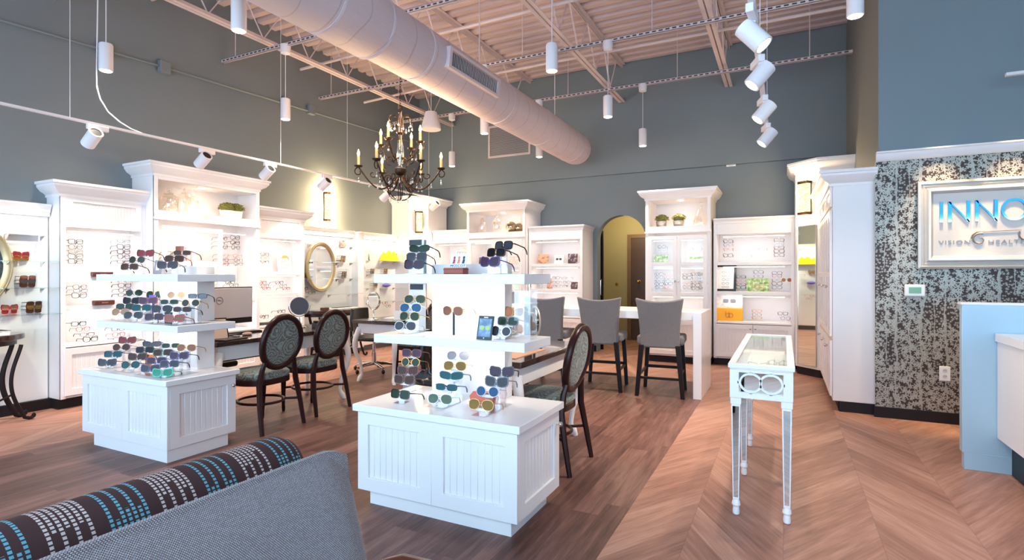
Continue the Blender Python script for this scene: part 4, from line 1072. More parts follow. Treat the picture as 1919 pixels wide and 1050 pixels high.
column_of(MT, ZT, [(917, 491, 2.67, 'cat', 'purple', 'purple', 'plum cat-eye'), (929, 473, 2.75, 'square', 'tortoise', 'black', 'gold studded black'), (943, 460, 2.83, 'square', 'black', 'smoke', 'big black square')], 'row beside the white three-figure card', G, -.15)
# towers' backing boards
def tower_board(y, x0, x1, z0, z1, label):
    t = thing('tower_board', label, 'display board', ((x0 + x1) / 2, y, z0), 0)
    w = (x1 - x0) / 2
    MB().box(-w, w, 0, .006, 0, z1 - z0).box(-w, w, -.03, .05, 0, .004).build('white_board', PAPER, t)
    MB().box(-w + .003, w * .72, -.002, 0, z1 - z0 - .04, z1 - z0 - .004).build('black_header', BLACK, t)
p = at_y(768, 600, 2.9); q = at_y(797, 600, 2.9)
tower_board(2.90, p.x, q.x, ZM + .002, 1.262, 'white backing board with black header beneath the top shelf of the middle island')
p = at_y(768, 450, 2.87); q = at_y(797, 448, 2.87)
tower_board(2.86, p.x, q.x - .004, ZT + .002, q.z, 'white backing board with black header standing on top of the middle island')
# single pair on a black post
p = at_y(848, 583, 2.72); sunglasses(p, 'aviator', 'gold', 'rose', 'rose tinted aviator sunglasses alone on a slim black post', -.05, G)
t = thing('post_stand', 'slim black post stand on a round white foot holding rose aviators', 'display stand', (p.x, p.y + .014, ZM))
MB().lathe([(.05, 0), (.05, .004), (.01, .006)], 20).build('foot', WHITE2, t)
MB().cyl((0, 0, .005), (0, 0, p.z - ZM - .006), .007, 10).build('post', BLACK, t)
# tablet-like card with sunglasses picture
def sunglass_picture(parent, w, cz, y, m, name='picture'):
    mb = MB()
    for s in (-1, 1):
        L = lens_loop('square', 20); mb.prism([(s * w * .25 + q[0] * w * 7.2, cz + q[1] * w * 7.2) for q in L], y - .0012, y)
    mb.box(-w * .08, w * .08, y - .0012, y, cz + w * .03, cz + w * .07); return mb.build(name, m, parent)
p = at_y(906, 634, 2.66)
t = thing('picture_card', 'black tablet-shaped card showing green sunglasses on the middle island', 'card', (p.x, p.y, ZM), -.10); t.rotation_euler.x = -.22
MB().box(-.052, .052, 0, .008, 0, .135).build('card_body', M('card_charcoal', (36, 46, 52), .3), t, bevel=.003)
MB().box(-.042, .042, -.0012, 0, .016, .118).build('screen', PH_BLUE, t)
sunglass_picture(t, .08, .066, -.0014, M('print_lime', (176, 204, 120), .3))
MB().box(-.014, .014, -.0016, 0, .122, .128).ell((0, -.001, .008), (.004, .001, .004), 10, 6).build('white_marks', PAPER, t)
# coral case
p = at_y(893, 747, 2.62)
t = thing('glasses_case', 'coral folding glasses case on the middle island base', 'case', (p.x + .015, 2.68, ZB), -.2)
MB().prism([(-.075, 0), (.075, 0), (.085, .05), (.06, .075), (-.06, .075), (-.085, .05)], -.035, .035).build('shell', CORAL, t, bevel=.006)
MB().prism([(-.060, .0755), (.060, .0755), (.05, .079), (-.05, .079)], -.037, .02).build('flap', CORAL, t, bevel=.002)
# Moscot card and box
p = at_y(851, 512, 2.72)
t = thing('display_box', 'rust leather box on top of the middle island under the three-figure card', 'box', (p.x, 2.74, ZT), -.04)
MB().box(-.07, .07, -.03, .03, 0, .038).build('box_body', RUSTBOX, t, bevel=.004)
MB().box(-.071, .071, -.031, .031, .026, .030).build('lid_seam', M('rust_dark', (120, 58, 44), .5), t)
def text(s, size, parent, loc, mat, name='lettering', depth=.001, rx=PI / 2, align='CENTER', sx=1.0, space=1.0):
    cu = bpy.data.curves.new(name, 'FONT'); cu.body = s; cu.size = size; cu.extrude = depth; cu.align_x = align; cu.space_character = space; cu.fill_mode = 'BOTH'
    o = bpy.data.objects.new(name, cu); COL.objects.link(o); o.parent = parent; o.location = loc; o.rotation_euler = (rx, 0, 0); o.scale = (sx, 1, 1); cu.materials.append(mat)
    bpy.context.view_layer.update(); me = bpy.data.meshes.new_from_object(o.evaluated_get(bpy.context.evaluated_depsgraph_get()))
    q = bpy.data.objects.new(name, me); COL.objects.link(q); q.parent = parent; q.location = loc; q.rotation_euler = (rx, 0, 0); q.scale = (sx, 1, 1)
    bpy.data.objects.remove(o); q.name = name; return q
t = thing('brand_card', 'leaning white card with three figures and lettering on the rust box', 'card', (p.x + .012, 2.738, ZT + .038), -.04); t.rotation_euler.x = -.28
MB().box(-.058, .058, 0, .003, 0, .088).build('card_body', PAPER, t)
for k, (c, hx) in enumerate((((186, 70, 80), -.032), ((236, 140, 110), 0.002), ((60, 66, 96), .036))):
    m = MB().ell((hx, -.001, .062), (.008, .0012, .010), 12, 6).prism([(hx - .009, .026), (hx + .007, .026), (hx + .009, .052), (hx - .006, .052)], -.0012, 0)
    m.build('figure', M('figure_ink_%d' % k, c, .5), t)
text('MOSCOT', .021, t, (0, -.001, .005), M('ink_blue', (60, 90, 130), .5), sx=1.12, space=1.15)
# ------------------------------------------------------------------ left island
LB = 'on the left island base'
column_of(LB, ZB, [(200, 680, 2.40, 'cat', 'navy', 'smoke', 'navy'), (211, 664, 2.47, 'square', 'navy', 'teal', 'blue grey'), (227, 651, 2.54, 'round', 'burgundy', 'brown', 'reddish brown'), (238, 638, 2.61, 'cat', 'burgundy', 'red', 'wine red')], 'outermost row, left island base', G, .5)
column_of(LB, ZB, [(244, 684, 2.38, 'round', 'black', 'teal', 'black teal'), (257, 669, 2.46, 'cat', 'tortoise', 'brown', 'tortoise'), (271, 656, 2.54, 'square', 'black', 'black', 'jet black'), (284, 645, 2.62, 'sport', 'black', 'smoke', 'black wrap')], 'row by the orange sign', G, .5)
column_of(LB, ZB, [(281, 691, 2.37, 'cat', 'purple', 'smoke', 'plum grey'), (293, 676, 2.44, 'square', 'purple', 'purple', 'violet'), (305, 661, 2.52, 'square', 'green', 'brown', 'green tortoise'), (320, 648, 2.60, 'narrow', 'grey', 'green', 'slim grey green')], 'third row, left island base', G, .5)
column_of(LB, ZB, [(304, 699, 2.36, 'cat', 'mint', 'mint', 'mint green'), (317, 682, 2.42, 'square', 'purple', 'smoke', 'lilac grey'), (335, 667, 2.49, 'cat', 'purple', 'purple', 'dark plum'), (349, 652, 2.56, 'aviator', 'gold', 'rose', 'orange gold')], 'knob-side row, left island base', G, .5)
LM = 'on the left island centre shelf'
column_of(LM, ZM, [(225, 585, 2.44, 'aviator', 'pink', 'peach', 'peach'), (234, 575, 2.52, 'square', 'black', 'green', 'black green'), (246, 564, 2.60, 'cat', 'black', 'black', 'glossy black'), (251, 549, 2.68, 'round', 'green', 'green', 'moss green round')], 'outermost row, left island centre shelf', G, .5)
column_of(LM, ZM, [(249, 591, 2.43, 'aviator', 'grey', 'smoke', 'smoky aviator'), (265, 577, 2.51, 'square', 'black', 'teal', 'black square'), (277, 564, 2.59, 'cat', 'burgundy', 'purple', 'burgundy plum'), (289, 552, 2.66, 'aviator', 'gold', 'green', 'gold green')], 'row by the violet card', G, .5)
column_of(LM, ZM, [(288, 594, 2.41, 'square', 'tortoise', 'purple', 'dark tortoise'), (303, 579, 2.49, 'aviator', 'black', 'smoke', 'large black'), (317, 566, 2.56, 'narrow', 'grey', 'green', 'slim olive'), (330, 553, 2.63, 'round', 'clear', 'peach', 'pale clear')], 'third row, left island centre shelf', G, .5)
column_of(LM, ZM, [(326, 597, 2.40, 'cat', 'red', 'rose', 'pink red'), (341, 580, 2.46, 'narrow', 'navy', 'brown', 'navy striped'), (357, 568, 2.53, 'round', 'gold', 'smoke', 'thin gold'), (370, 555, 2.60, 'narrow', 'black', 'silver', 'black and silver')], 'corner row, left island centre shelf', G, .5)
LT = 'on the left island top'
column_of(LT, ZT, [(242, 500, 2.48, 'square', 'tortoise', 'brown', 'dark brown'), (256, 487, 2.56, 'round', 'burgundy', 'green', 'red and green'), (272, 475, 2.64, 'cat', 'burgundy', 'red', 'wine coloured')], 'outer row atop the left island', G, .5)
column_of(LT, ZT, [(313, 497, 2.46, 'cat', 'brown', 'smoke', 'brown cat-eye'), (326, 485, 2.53, 'square', 'brown', 'brown', 'chocolate square'), (341, 474, 2.60, 'narrow', 'tortoise', 'brown', 'small tortoise')], 'inner row atop the left island', G, .5)
def card(name, label, cat, u, v, y, z, w, h, mat, inner=None, rz=0, lean=-.12, im=None):
    p = at_y(u, v, y); t = thing(name, label, cat, (p.x, p.y, z), rz); t.rotation_euler.x = lean
    MB().box(-w / 2, w / 2, 0, .006, 0, h).build('board', mat, t, bevel=.0015, seg=1)
    if inner:
        a, b, c, d = inner; MB().box(a * w, b * w, -.001, 0, c * h, d * h).build('insert', im or PAPER, t)
    return t
card('sign_holder', 'grey sign holder with a small white label on top of the left island', 'sign', 294, 497, 2.6, ZT, .10, .115, M('holder_grey', (150, 146, 158), .4), (-.22, .2, .28, .78))
card('brand_sign', 'orange sign with white bars on the left island base', 'sign', 276, 683, 2.50, ZB, .085, .12, M('sign_orange', (240, 130, 50), .5), (-.3, .1, .1, .28))
card('brand_sign', 'violet card standing on the centre shelf of the left island', 'sign', 277, 590, 2.62, ZM, .12, .20, PURPLE, (-.35, .1, .15, .5))
card('brand_sign', 'dark green block sign on the front corner of the left island centre shelf', 'sign', 315, 597, 2.47, ZM, .09, .085, M('sign_forest', (44, 66, 66), .4), (.1, .4, .1, .9), 0, 0, M('sign_smoke', (120, 130, 140), .3))
# tall clear plastic riser on right of the middle shelf
t = thing('acrylic_block', 'tall clear acrylic display block on the right end of the middle island shelf', 'display stand', (-1.33, 2.83, ZM))
MB().box(-.05, .05, -.05, -.045, 0, .27).box(-.05, .05, .045, .05, 0, .27).box(-.05, -.045, -.045, .045, 0, .27).box(.045, .05, -.045, .045, 0, .27).build('clear_walls', THINAC, t)
MB().box(-.055, .055, -.055, .055, .27, .275).box(-.055, .055, -.055, .055, .20, .204).build('clear_top', THINAC, t)
p = at_y(980, 535, 2.83)
t = thing('key_lock', 'small chrome lock hanging under the top shelf corner of the middle island', 'lock', (-1.255, 2.72, 1.268))
MB().cyl((0, 0, 0), (0, 0, -.018), .008, 10).box(-.003, .003, -.004, .004, -.036, -.016).build('lock_barrel', CHROME, t)
# ================================================================== FURNITURE
def make_chair():
    t = thing('dining_chair', 'x', 'chair', (0, 0, 0), 0, 'oval-backed dining chairs')
    n = 40
    # seat: rounded trapezoid, front at -y
    def outline(k, dx=0):
        o = []
        for i in range(n):
            a = 2 * PI * i / n; c, s = math.cos(a), math.sin(a)
            x = math.copysign(abs(c) ** .62, c) * (.235 - .03 * (s > 0) * abs(s)); y = math.copysign(abs(s) ** .7, s) * .225
            o.append((x * k, y * k - .01))
        return o
    MB().prism(outline(1.0), .385, .435, 'xy').build('seat_rail', DARKWOOD, t, bevel=.006)
    rows = [(.96, .432), (1.0, .45), (.985, .475), (.9, .492), (.6, .50), (.2, .502)]
    P = [[(outline(k)[i][0], outline(k)[i][1], z) for k, z in rows] for i in range(n)]
    m = MB().grid(P, True); m.add([(outline(.2)[i][0], outline(.2)[i][1], .502) for i in range(n)], [tuple(range(n))]); m.build('seat_cushion', PAISLEY, t, ang=70)
    # oval back, leaning back
    lean = math.radians(11); TB = Matrix.Translation((0, .205, .505)) @ Matrix.Rotation(-lean, 4, 'X')
    cz, a, b = .245, .222, .247
    def el(ka, kb): return [(ka * math.cos(2 * PI * i / n), cz + kb * math.sin(2 * PI * i / n)) for i in range(n)]
    rows = []
    for d, y in ((0, .0), (0.004, .018), (.018, .026), (.042, .022), (.052, .012), (.052, -.012), (.042, -.022), (.018, -.026), (.004, -.018), (0, 0)):
        rows.append([(x, y + .22 * x * x, z) for x, z in el(a - d, b - d)])
    P = [[r[i] for r in rows] for i in range(n)]
    MB().grid(P, True, TB).build('back_frame', DARKWOOD, t, ang=70)
    m = MB()
    for sg in (1, -1):
        rr = [(1.0, .010), (.93, .016), (.6, .020), (.0, .022)]
        pts = [[(x * 1.0, sg * y + .22 * x * x, cz + (z - cz)) for x, z in el((a - .048) * k, (b - .048) * k)] for k, y in rr]
        m.grid([[r[i] for r in pts] for i in range(n)], True, TB)
    m.build('back_panel', PAISLEY, t, ang=70)
    for s in (-1, 1):
        MB().tube([(s * .222, .285, 0), (s * .212, .245, .22), (s * .192, .215, .40), (s * .170, .222, .52), (s * .155, .238, .585)], [.017, .021, .024, .022, .016], 8).build('leg', DARKWOOD, t)
        MB().tube([(s * .18, -.185, 0), (s * .18, -.185, .03), (s * .182, -.185, .06), (s * .185, -.18, .24), (s * .187, -.175, .39)], [.013, .017, .015, .023, .026], 10).build('leg', DARKWOOD, t)
    pts = [(-.205, .235, .235), (-.185, .0, .225), (-.182, -.175, .225)]
    ring = [(.185 * math.cos(2 * PI * i / 24), .01 + .195 * math.sin(2 * PI * i / 24), .225) for i in range(24)]
    m = MB().tube(ring, .0115, 8, True)
    for s in (-1, 1): m.tube([(s * .208, .235, .225), (s * .13, .14, .225)], .011, 8).tube([(s * .182, -.18, .225), (s * .125, -.13, .225)], .011, 8)
    m.build('stretcher', DARKWOOD, t)
    return t
ch = make_chair()
CH = [(-4.10, 3.262, -PI / 2 + .03, 'oval-backed patterned chair at the desk with the silver monitor, closer to the camera'),
      (-4.165, 3.903, -PI / 2 + .02, 'oval-backed patterned chair at the monitor desk, second along, by the round dark mirror'),
      (-1.535, 3.553, -PI / 2, 'oval-backed patterned chair right behind the middle island, seen from its back edge'),
      (-4.16, 5.62, -PI / 2 - .03, 'oval-backed patterned chair mostly hidden behind the middle island, bag hung beside it')]
for k, (x, y, r, l) in enumerate(CH):
    if k == 0: ch.location = (x, y, 0); ch.rotation_euler.z = r; tag(ch, l, 'chair')
    else: dup(ch, (x, y, 0), r, l)
def make_stool():
    t = thing('bar_stool', 'x', 'bar stool', (0, 0, 0), 0, 'grey upholstered counter stools')
    m = MB().prism([(-.245, -.26), (.245, -.26), (.250, .17), (-.250, .17)], .555, .655, 'xy'); m.build('seat', STOOLF, t, bevel=.03, seg=4)
    F, B_ = [], []
    for i in range(17):
        u = -1 + i / 8; fr, bk = [], []
        for j in range(9):
            v = j / 8; hw = .205 + .048 * v ** 2.2
            x = u * hw; z = .53 + v * (.505) + (.035 * u * u * v)
            y = .205 + .10 * v ** 1.4 - .055 * (u * u) * (.3 + .7 * v)
            bk.append((x, y + .035, z)); fr.append((x, y - .035, z))
        F.append(fr); B_.append(bk)
    MB().shell(F, B_).build('backrest', STOOLF, t, bevel=.018, seg=3, ang=60)
    for s in (-1, 1):
        MB().prism([(s * .24 - .02, .0), (s * .24 + .02, .0), (s * .19 + .026, .56), (s * .19 - .026, .56)], .20, .25).build('leg', BLACKWOOD, t, bevel=.004)
        MB().prism([(s * .225 - .019, .0), (s * .225 + .019, .0), (s * .19 + .024, .56), (s * .19 - .024, .56)], -.305, -.265).build('leg', BLACKWOOD, t, bevel=.004)
        MB().box(s * .212 - .010, s * .212 + .010, -.27, .205, .225, .255).build('side_rail', BLACKWOOD, t)
    MB().box(-.20, .20, -.30, -.27, .235, .268).build('footrest', BLACKWOOD, t); MB().box(-.21, .21, .212, .236, .19, .215).build('rear_rail', BLACKWOOD, t)
    return t
st = make_stool()
ST = [(-1.22, 6.16, PI + .08, 'grey upholstered counter stool beside the waterfall end of the white counter'), (-1.90, 6.18, PI + .10, 'grey upholstered counter stool in the middle of the three'), (-2.56, 6.18, PI + .06, 'grey upholstered counter stool partly behind the middle display island')]
for k, (x, y, r, l) in enumerate(ST):
    if k == 0: st.location = (x, y, 0); st.rotation_euler.z = r; tag(st, l, 'bar stool')
    else: dup(st, (x, y, 0), r, l)
# waterfall counter
t = thing('waterfall_counter', 'long white counter with a slab end where the grey stools sit', 'counter', (-.82, 6.0, 0))
MB().box(-2.6, -.045, .085, .82, .825, .915).build('counter_top', WHITE2, t, bevel=.004)
MB().box(-.045, .04, -.0, .82, 0, .915).build('end_slab', WHITE2, t, bevel=.003)
MB().box(-2.6, -2.52, .085, .82, 0, .825).build('end_slab', WHITE2, t, bevel=.003)
# desks
def cabriole(x, y, h, sx, sy):
    pts, rr = [], []
    for i in range(15):
        q = i / 14; z = h * (1 - q)
        bow = .045 * math.sin(PI * min(1, q * 1.6)) - .03 * max(0, (q - .62) / .38) * 1.0 + (.045 * ((q - .85) / .15) if q > .85 else 0)
        r = .038 - .020 * min(1, q / .8) + (.012 * math.sin(PI * (q - .85) / .15) if q > .85 else 0)
        pts.append((x + sx * bow, y + sy * bow, z)); rr.append(r)
    return MB().tube(pts, rr, 12)
def desk(label, x0, x1, y0, y1, drawer=True):
    t = thing('consultation_desk', label, 'desk', (x0, y0, 0), 0, 'white desks with dark tops and curved legs')
    W, L = x1 - x0, y1 - y0
    MB().box(-.02, W + .02, -.02, L + .02, .725, .765).build('top', TOPWOOD, t, bevel=.006)
    MB().box(.03, W - .03, .03, L - .03, .60, .725).build('apron', WHITE, t)
    for sx, xx in ((-1, .045), (1, W - .045)):
        for sy, yy in ((-1, .045), (1, L - .045)): cabriole(xx, yy, .66, sx, sy).build('leg', WHITE, t, ang=70)
    MB().box(W * .1, W - .06, L * .05, L * .35, .585, .60).build('keyboard_tray', BLACK, t)
    return t
desk('white desk with a dark top carrying the silver monitor', -4.76, -4.16, 2.90, 4.40)
desk('white desk with a dark top and chrome vanity mirror at its near corner', -4.74, -4.12, 5.12, 6.72)
desk('white desk with a dark top between the middle island and the stools', -2.12, -1.50, 3.10, 4.25)
# office chairs behind the desks
def make_office():
    t = thing('office_chair', 'x', 'office chair', (0, 0, 0), 0, 'black office chairs with chrome star bases')
    MB().box(-.24, .24, -.23, .23, .43, .49).build('seat', BLACK, t, bevel=.025, seg=3)
    c = MB().cyl((0, 0, .12), (0, 0, .43), .022).cyl((0, 0, .10), (0, 0, .26), .03); c.build('gas_column', CHROME, t)
    for k in range(5):
        a = 2 * PI * k / 5 + .3; ca, sa = math.cos(a), math.sin(a)
        l = MB().tube([(0, 0, .11), (.16 * ca, .16 * sa, .10), (.29 * ca, .29 * sa, .075)], [.026, .02, .014], 8).build('base_arm', CHROME, t)
        MB().ell((.29 * ca, .29 * sa, .03), (.024, .024, .03)).build('caster', BLACK, l)
    MB().tube([(0, .22, .46), (0, .30, .50), (0, .30, .66)], .018, 8).build('back_support', BLACK, t)
    F, B_ = [], []
    for i in range(9):
        u = -1 + i / 4; f, b = [], []
        for j in range(7):
            v = j / 6; f.append((u * (.2 + .02 * math.sin(PI * v)), .25 - .05 * u * u, .56 + .30 * v)); b.append((u * (.2 + .02 * math.sin(PI * v)), .29 - .05 * u * u, .56 + .30 * v))
        F.append(f); B_.append(b)
    return t, F, B_
oc, F, B_ = make_office(); MB().shell(F, B_).build('backrest', BLACK, oc, bevel=.01)
oc.location = (-4.98, 3.30, 0); oc.rotation_euler.z = PI / 2; tag(oc, 'black office chair on a chrome star base tucked behind the monitor desk', 'office chair')
p = at_z(714, 692, 0.0); dup(oc, (-5.02, 5.80, 0), PI / 2 + .2, 'black office chair on a chrome star base behind the desk with the vanity mirror')
p = at_z(1000, 690, 0); dup(oc, (-2.35, 3.75, 0), PI / 2, 'black office chair at the desk behind the middle island')
# things on the desks
DZ_ = .765
t = thing('monitor', 'silver-backed computer monitor facing away on the near desk', 'monitor', (-4.60, 3.25, DZ_), PI / 2)
MB().box(-.30, .31, -.012, .0, .10, .44).box(-.30, .31, .0, .012, .10, .44).build('screen', BLACK, t, bevel=.003)
MB().box(-.30, .30, -.02, -.012, .10 + .05, .43).build('back_shell', M('monitor_silver', (214, 208, 212), .3, .1), t, bevel=.004)
MB().box(-.12, .12, -.10, .06, 0, .008).box(-.03, .03, -.01, .01, 0, .12).build('stand', M('monitor_grey', (70, 70, 76), .35, .4), t)
lg = MB().tube([(-.035 + .032 * math.cos(a), -.0212, .32 + .032 * math.sin(a)) for a in [2 * PI * i / 28 for i in range(28)]], .0022, 5, True).build('logo_ring', M('logo_grey', (92, 90, 96), .4), t)
tx = text('DELL', .02, lg, (-.035, -.021, .3135), M('logo_grey'), depth=.0006)
p = at_z(415, 625, DZ_)
t = thing('card_terminal', 'dark angled screen with a pale back at the island side of the monitor', 'tablet', (-4.30, 2.99, DZ_), PI / 2 - .15); t.rotation_euler.x = -.25
MB().box(-.11, .11, 0, .012, 0, .19).build('tablet_frame', BLACK, t, bevel=.003); MB().box(-.098, .098, -.002, 0, .012, .178).build('pale_back', M('pale_card', (226, 204, 190), .5), t)
t = thing('clipboard', 'black flat clipboard lying on the near desk beside the monitor', 'clipboard', (-4.27, 3.06, DZ_), .2); MB().box(-.11, .11, -.13, .13, 0, .012).build('board', BLACK, t, bevel=.003); MB().box(-.03, .03, .10, .125, .012, .02).build('clip', CHROME, t)
t = thing('computer_mouse', 'small tan mouse-like puck on the near desk', 'mouse', (-4.40, 3.36, DZ_)); MB().ell((0, 0, .012), (.032, .05, .018)).build('shell', M('tan_plastic', (190, 150, 130), .5), t)
t = thing('keyboard', 'dark keyboard at the foot of the silver monitor', 'keyboard', (-4.62, 3.45, DZ_), 0); MB().box(-.06, .06, -.2, .2, 0, .012).build('case', BLACK, t); MB().box(-.05, .05, -.19, .19, .012, .016).build('keys', M('key_grey', (50, 50, 54), .5), t)
def table_mirror(loc, rz, r, h, label, frame, back, tilt=.15):
    t = thing('vanity_mirror', label, 'mirror', loc, rz)
    MB().lathe([(.07, 0), (.07, .006), (.015, .016), (.008, .03), (.008, h - r - .05), (.012, h - r - .045), (.006, h - r - .02)], 20).build('stand', frame, t)
    y = MB().tube([((r + .012) * math.sin(a), 0, h - (r + .012) * math.cos(a)) for a in [-1.6 + 3.2 * i / 20 for i in range(21)]], .005, 6).build('yoke', frame, t)
    T = Matrix.Translation((0, 0, h)) @ Matrix.Rotation(tilt, 4, 'X')
    ce = [(r * math.cos(2 * PI * i / 32), r * math.sin(2 * PI * i / 32)) for i in range(32)]
    c2 = [(p[0] * .93, p[1] * .93) for p in ce]
    MB().ring(ce, c2, -.009, .009, 'xz', T).build('rim', frame, t)
    MB().prism(c2, -.006, -.002, 'xz', T).build('mirror_face', MIRROR, t); MB().prism(c2, .0, .006, 'xz', T).build('mirror_back', back, t)
    return t
p = at_y(561, 574, 4.1); table_mirror((p.x, 4.1, DZ_), -2.1, .095, p.z - DZ_, 'round tilting mirror with a dark grey back on the monitor desk', CHROME, M('mirror_slate', (74, 76, 86), .4), .2)
p = at_y(700, 563, 5.25); table_mirror((p.x, 5.25, DZ_), -.12, .105, p.z - DZ_, 'chrome round vanity mirror standing on the corner of the second desk', CHROME, CHROME, .0)
t = thing('desk_mirror', 'oval desk mirror edge with a dark upright board behind the middle island shelf', 'mirror', (-1.72, 3.72, DZ_), -.55)
MB().box(-.07, .01, .0, .02, 0, .33).build('dark_board', M('board_slate', (48, 58, 64), .5), t)
el = [(.03 + .075 * math.cos(2 * PI * i / 32), .20 + .12 * math.sin(2 * PI * i / 32)) for i in range(32)]
MB().ring(el, [(.03 + (q[0] - .03) * .88, .20 + (q[1] - .20) * .88) for q in el], .022, .034).build('rim', SILVERF, t); MB().prism([(.03 + (q[0] - .03) * .88, .20 + (q[1] - .20) * .88) for q in el], .024, .030).build('mirror_face', MIRROR, t)
MB().box(-.02, .08, -.03, .06, 0, .012).box(.02, .04, .02, .03, .01, .10).build('foot', BLACK, t)
t = thing('desk_papers', 'loose white papers lying on the second desk beside the vanity mirror', 'papers', (-4.42, 5.55, DZ_), .1); MB().box(-.11, .11, -.15, .15, 0, .006).box(-.10, .12, -.12, .16, .006, .011).build('sheets', PAPER, t)
p = at_y(797, 612, 5.5); t = thing('desk_calendar', 'small blue and white picture card on the desk before the hidden chair', 'card', (-4.25, 5.38, DZ_), .5); MB().prism([(-.03, 0), (.03, 0), (0, .11)], -.07, .07, 'yz').build('tent_card', PAPER, t); MB().box(.018, .022, -.05, .05, .02, .075).build('picture', PH_BLUE, t)
t = thing('phone', 'small dark desk phone on the far end of the monitor desk', 'phone', (-4.36, 4.22, DZ_), .3); MB().prism([(-.07, 0), (.07, 0), (.07, .03), (-.07, .055)], -.08, .08, 'xz').build('base', M('phone_grey', (60, 56, 58), .4), t, bevel=.004); MB().box(-.06, .06, -.075, -.035, .05, .075).build('handset', BLACK, t, bevel=.008)
t = thing('desk_pad', 'pale peach blotter pad on the desk behind the middle island', 'desk pad', (-1.72, 3.45, DZ_), 0); MB().box(-.14, .14, -.25, .25, 0, .004).build('pad', M('peach_pad', (230, 180, 150), .4), t)
# checked bag by the hidden chair
t = thing('checked_bag', 'black and white checked cloth bag hanging beside the chair behind the middle island', 'bag', (-3.80, 5.50, .165), .1)
MB().ell((0, 0, .17), (.07, .13, .17), 20, 12).build('bag_body', GINGHAM, t)
MB().tube([(0, -.06, .30), (-.02, -.03, .46), (-.02, .03, .46), (0, .06, .30)], .010, 6).build('strap', GINGHAM, t)
t = thing('soft_bag', 'dark teal soft bag on the floor under the checked bag', 'bag', (-3.86, 5.40, 0), .2)
MB().ell((0, 0, .075), (.15, .12, .075), 20, 10).build('bag_body', M('teal_canvas', (40, 62, 76), .6), t)
MB().tube([(-.08, -.03, .13), (-.04, -.03, .17), (.04, -.03, .17), (.08, -.03, .13)], .009, 6).build('handle', M('teal_canvas'), t)
# mirrored display table
t = thing('display_table', 'narrow white display table with mirrored legs and a glass top', 'table', (-.11, 3.22, 0))
x0, x1, y0, y1 = -.158, .152, -.03, 1.63
MB().box(x0 + .019, x1 - .019, y0 + .019, y1 - .019, .66, .68).build('tray_bottom', WHITE, t)
fr_ = MB().ring([(x0, y0), (x1, y0), (x1, y1), (x0, y1)], [(x0 + .018, y0 + .018), (x1 - .018, y0 + .018), (x1 - .018, y1 - .018), (x0 + .018, y1 - .018)], .805, .812, 'xy')
for s, yy in ((1, y0), (-1, y1)):
    fr_.ring([(x0, .65), (x1, .65), (x1, .8045), (x0, .8045)], [(x0 + .047, .682), (x1 - .047, .682), (x1 - .047, .79), (x0 + .047, .79)], yy, yy + s * .018)
fr_.box(x0, x0 + .018, y0 + .0185, y1 - .0185, .65, .8045).box(x1 - .018, x1, y0 + .0185, y1 - .0185, .65, .8045)
fr_.build('case_frame', WHITE, t, bevel=.002, seg=1)
MB().ring([(x0 - .008, y0 - .008), (x1 + .008, y0 - .008), (x1 + .008, y1 + .008), (x0 - .008, y1 + .008)], [(x0 + .03, y0 + .03), (x1 - .03, y0 + .03), (x1 - .03, y1 - .03), (x0 + .03, y1 - .03)], .812, .836, 'xy').build('top_frame', WHITE, t, bevel=.003)
MB().box(x0 + .025, x1 - .025, y0 + .025, y1 - .025, .822, .829).build('glass_top', GLASS, t)
MB().box(x0 + .02, x1 - .02, y0 + .02, y1 - .02, .68, .684).build('tray_lining', PAPER, t)
MB().box(x0 + .04, x1 - .04, y0 + .012, y0 + .016, .67, .80).build('mirror_panel', MIRROR, t)
rg = MB()
for cx in (x0 + .105, x1 - .105):
    o = [(.058 * math.cos(2 * PI * i / 36), .735 + .052 * math.sin(2 * PI * i / 36)) for i in range(36)]
    rg.ring([(cx + q[0], q[1]) for q in o], [(cx + q[0] * .84, .735 + (q[1] - .735) * .84) for q in o], y0 - .001, y0 + .014)
    for a, b in ((cx, .785), (cx, .685)): rg.box(a - .008, a + .008, y0, y0 + .012, b - .008, b + .008)
rg.box(x0 + .105 + .05, x1 - .105 - .05, y0, y0 + .012, .729, .741).box(x0 + .04, x0 + .055, y0, y0 + .012, .728, .742).box(x1 - .055, x1 - .04, y0, y0 + .012, .728, .742)
rg.build('ring_fretwork', WHITE, t)
for yy in (y0 + .04, y0 + .70, y1 - .29):
    for xx in (x0 + .03, x1 - .03):
        if yy == y0 + .70 and False: continue
        m = MB()
        def sq(w, z): return [(xx - w, yy - w, z), (xx + w, yy - w, z), (xx + w, yy + w, z), (xx - w, yy + w, z)]
        for (w0, z0_), (w1, z1_) in (((.017, .085), (.024, .612)), ((.028, .612), (.028, .65))):
            m.add(sq(w0, z0_) + sq(w1, z1_), [(0, 3, 2, 1), (4, 5, 6, 7), (0, 1, 5, 4), (1, 2, 6, 5), (2, 3, 7, 6), (3, 0, 4, 7)])
        lg = m.build('leg', WHITE, t, bevel=.002, seg=1)
        mm = MB()
        for k in range(4):
            T = Matrix.Translation((xx, yy, 0)) @ Matrix.Rotation(k * PI / 2, 4, 'Z')
            mm.add([(-.011, -.0185, .10), (.011, -.0185, .10), (.0165, -.0248, .60), (-.0165, -.0248, .60)], [(0, 1, 2, 3)], T)
        mm.build('mirror_inlay', MIRROR, lg)
        MB().lathe([(.010, 0), (.017, .004), (.019, .018), (.016, .045), (.023, .056), (.021, .072), (.014, .085)], 16, Matrix.Translation((xx, yy, 0))).build('turned_foot', WHITE, lg)
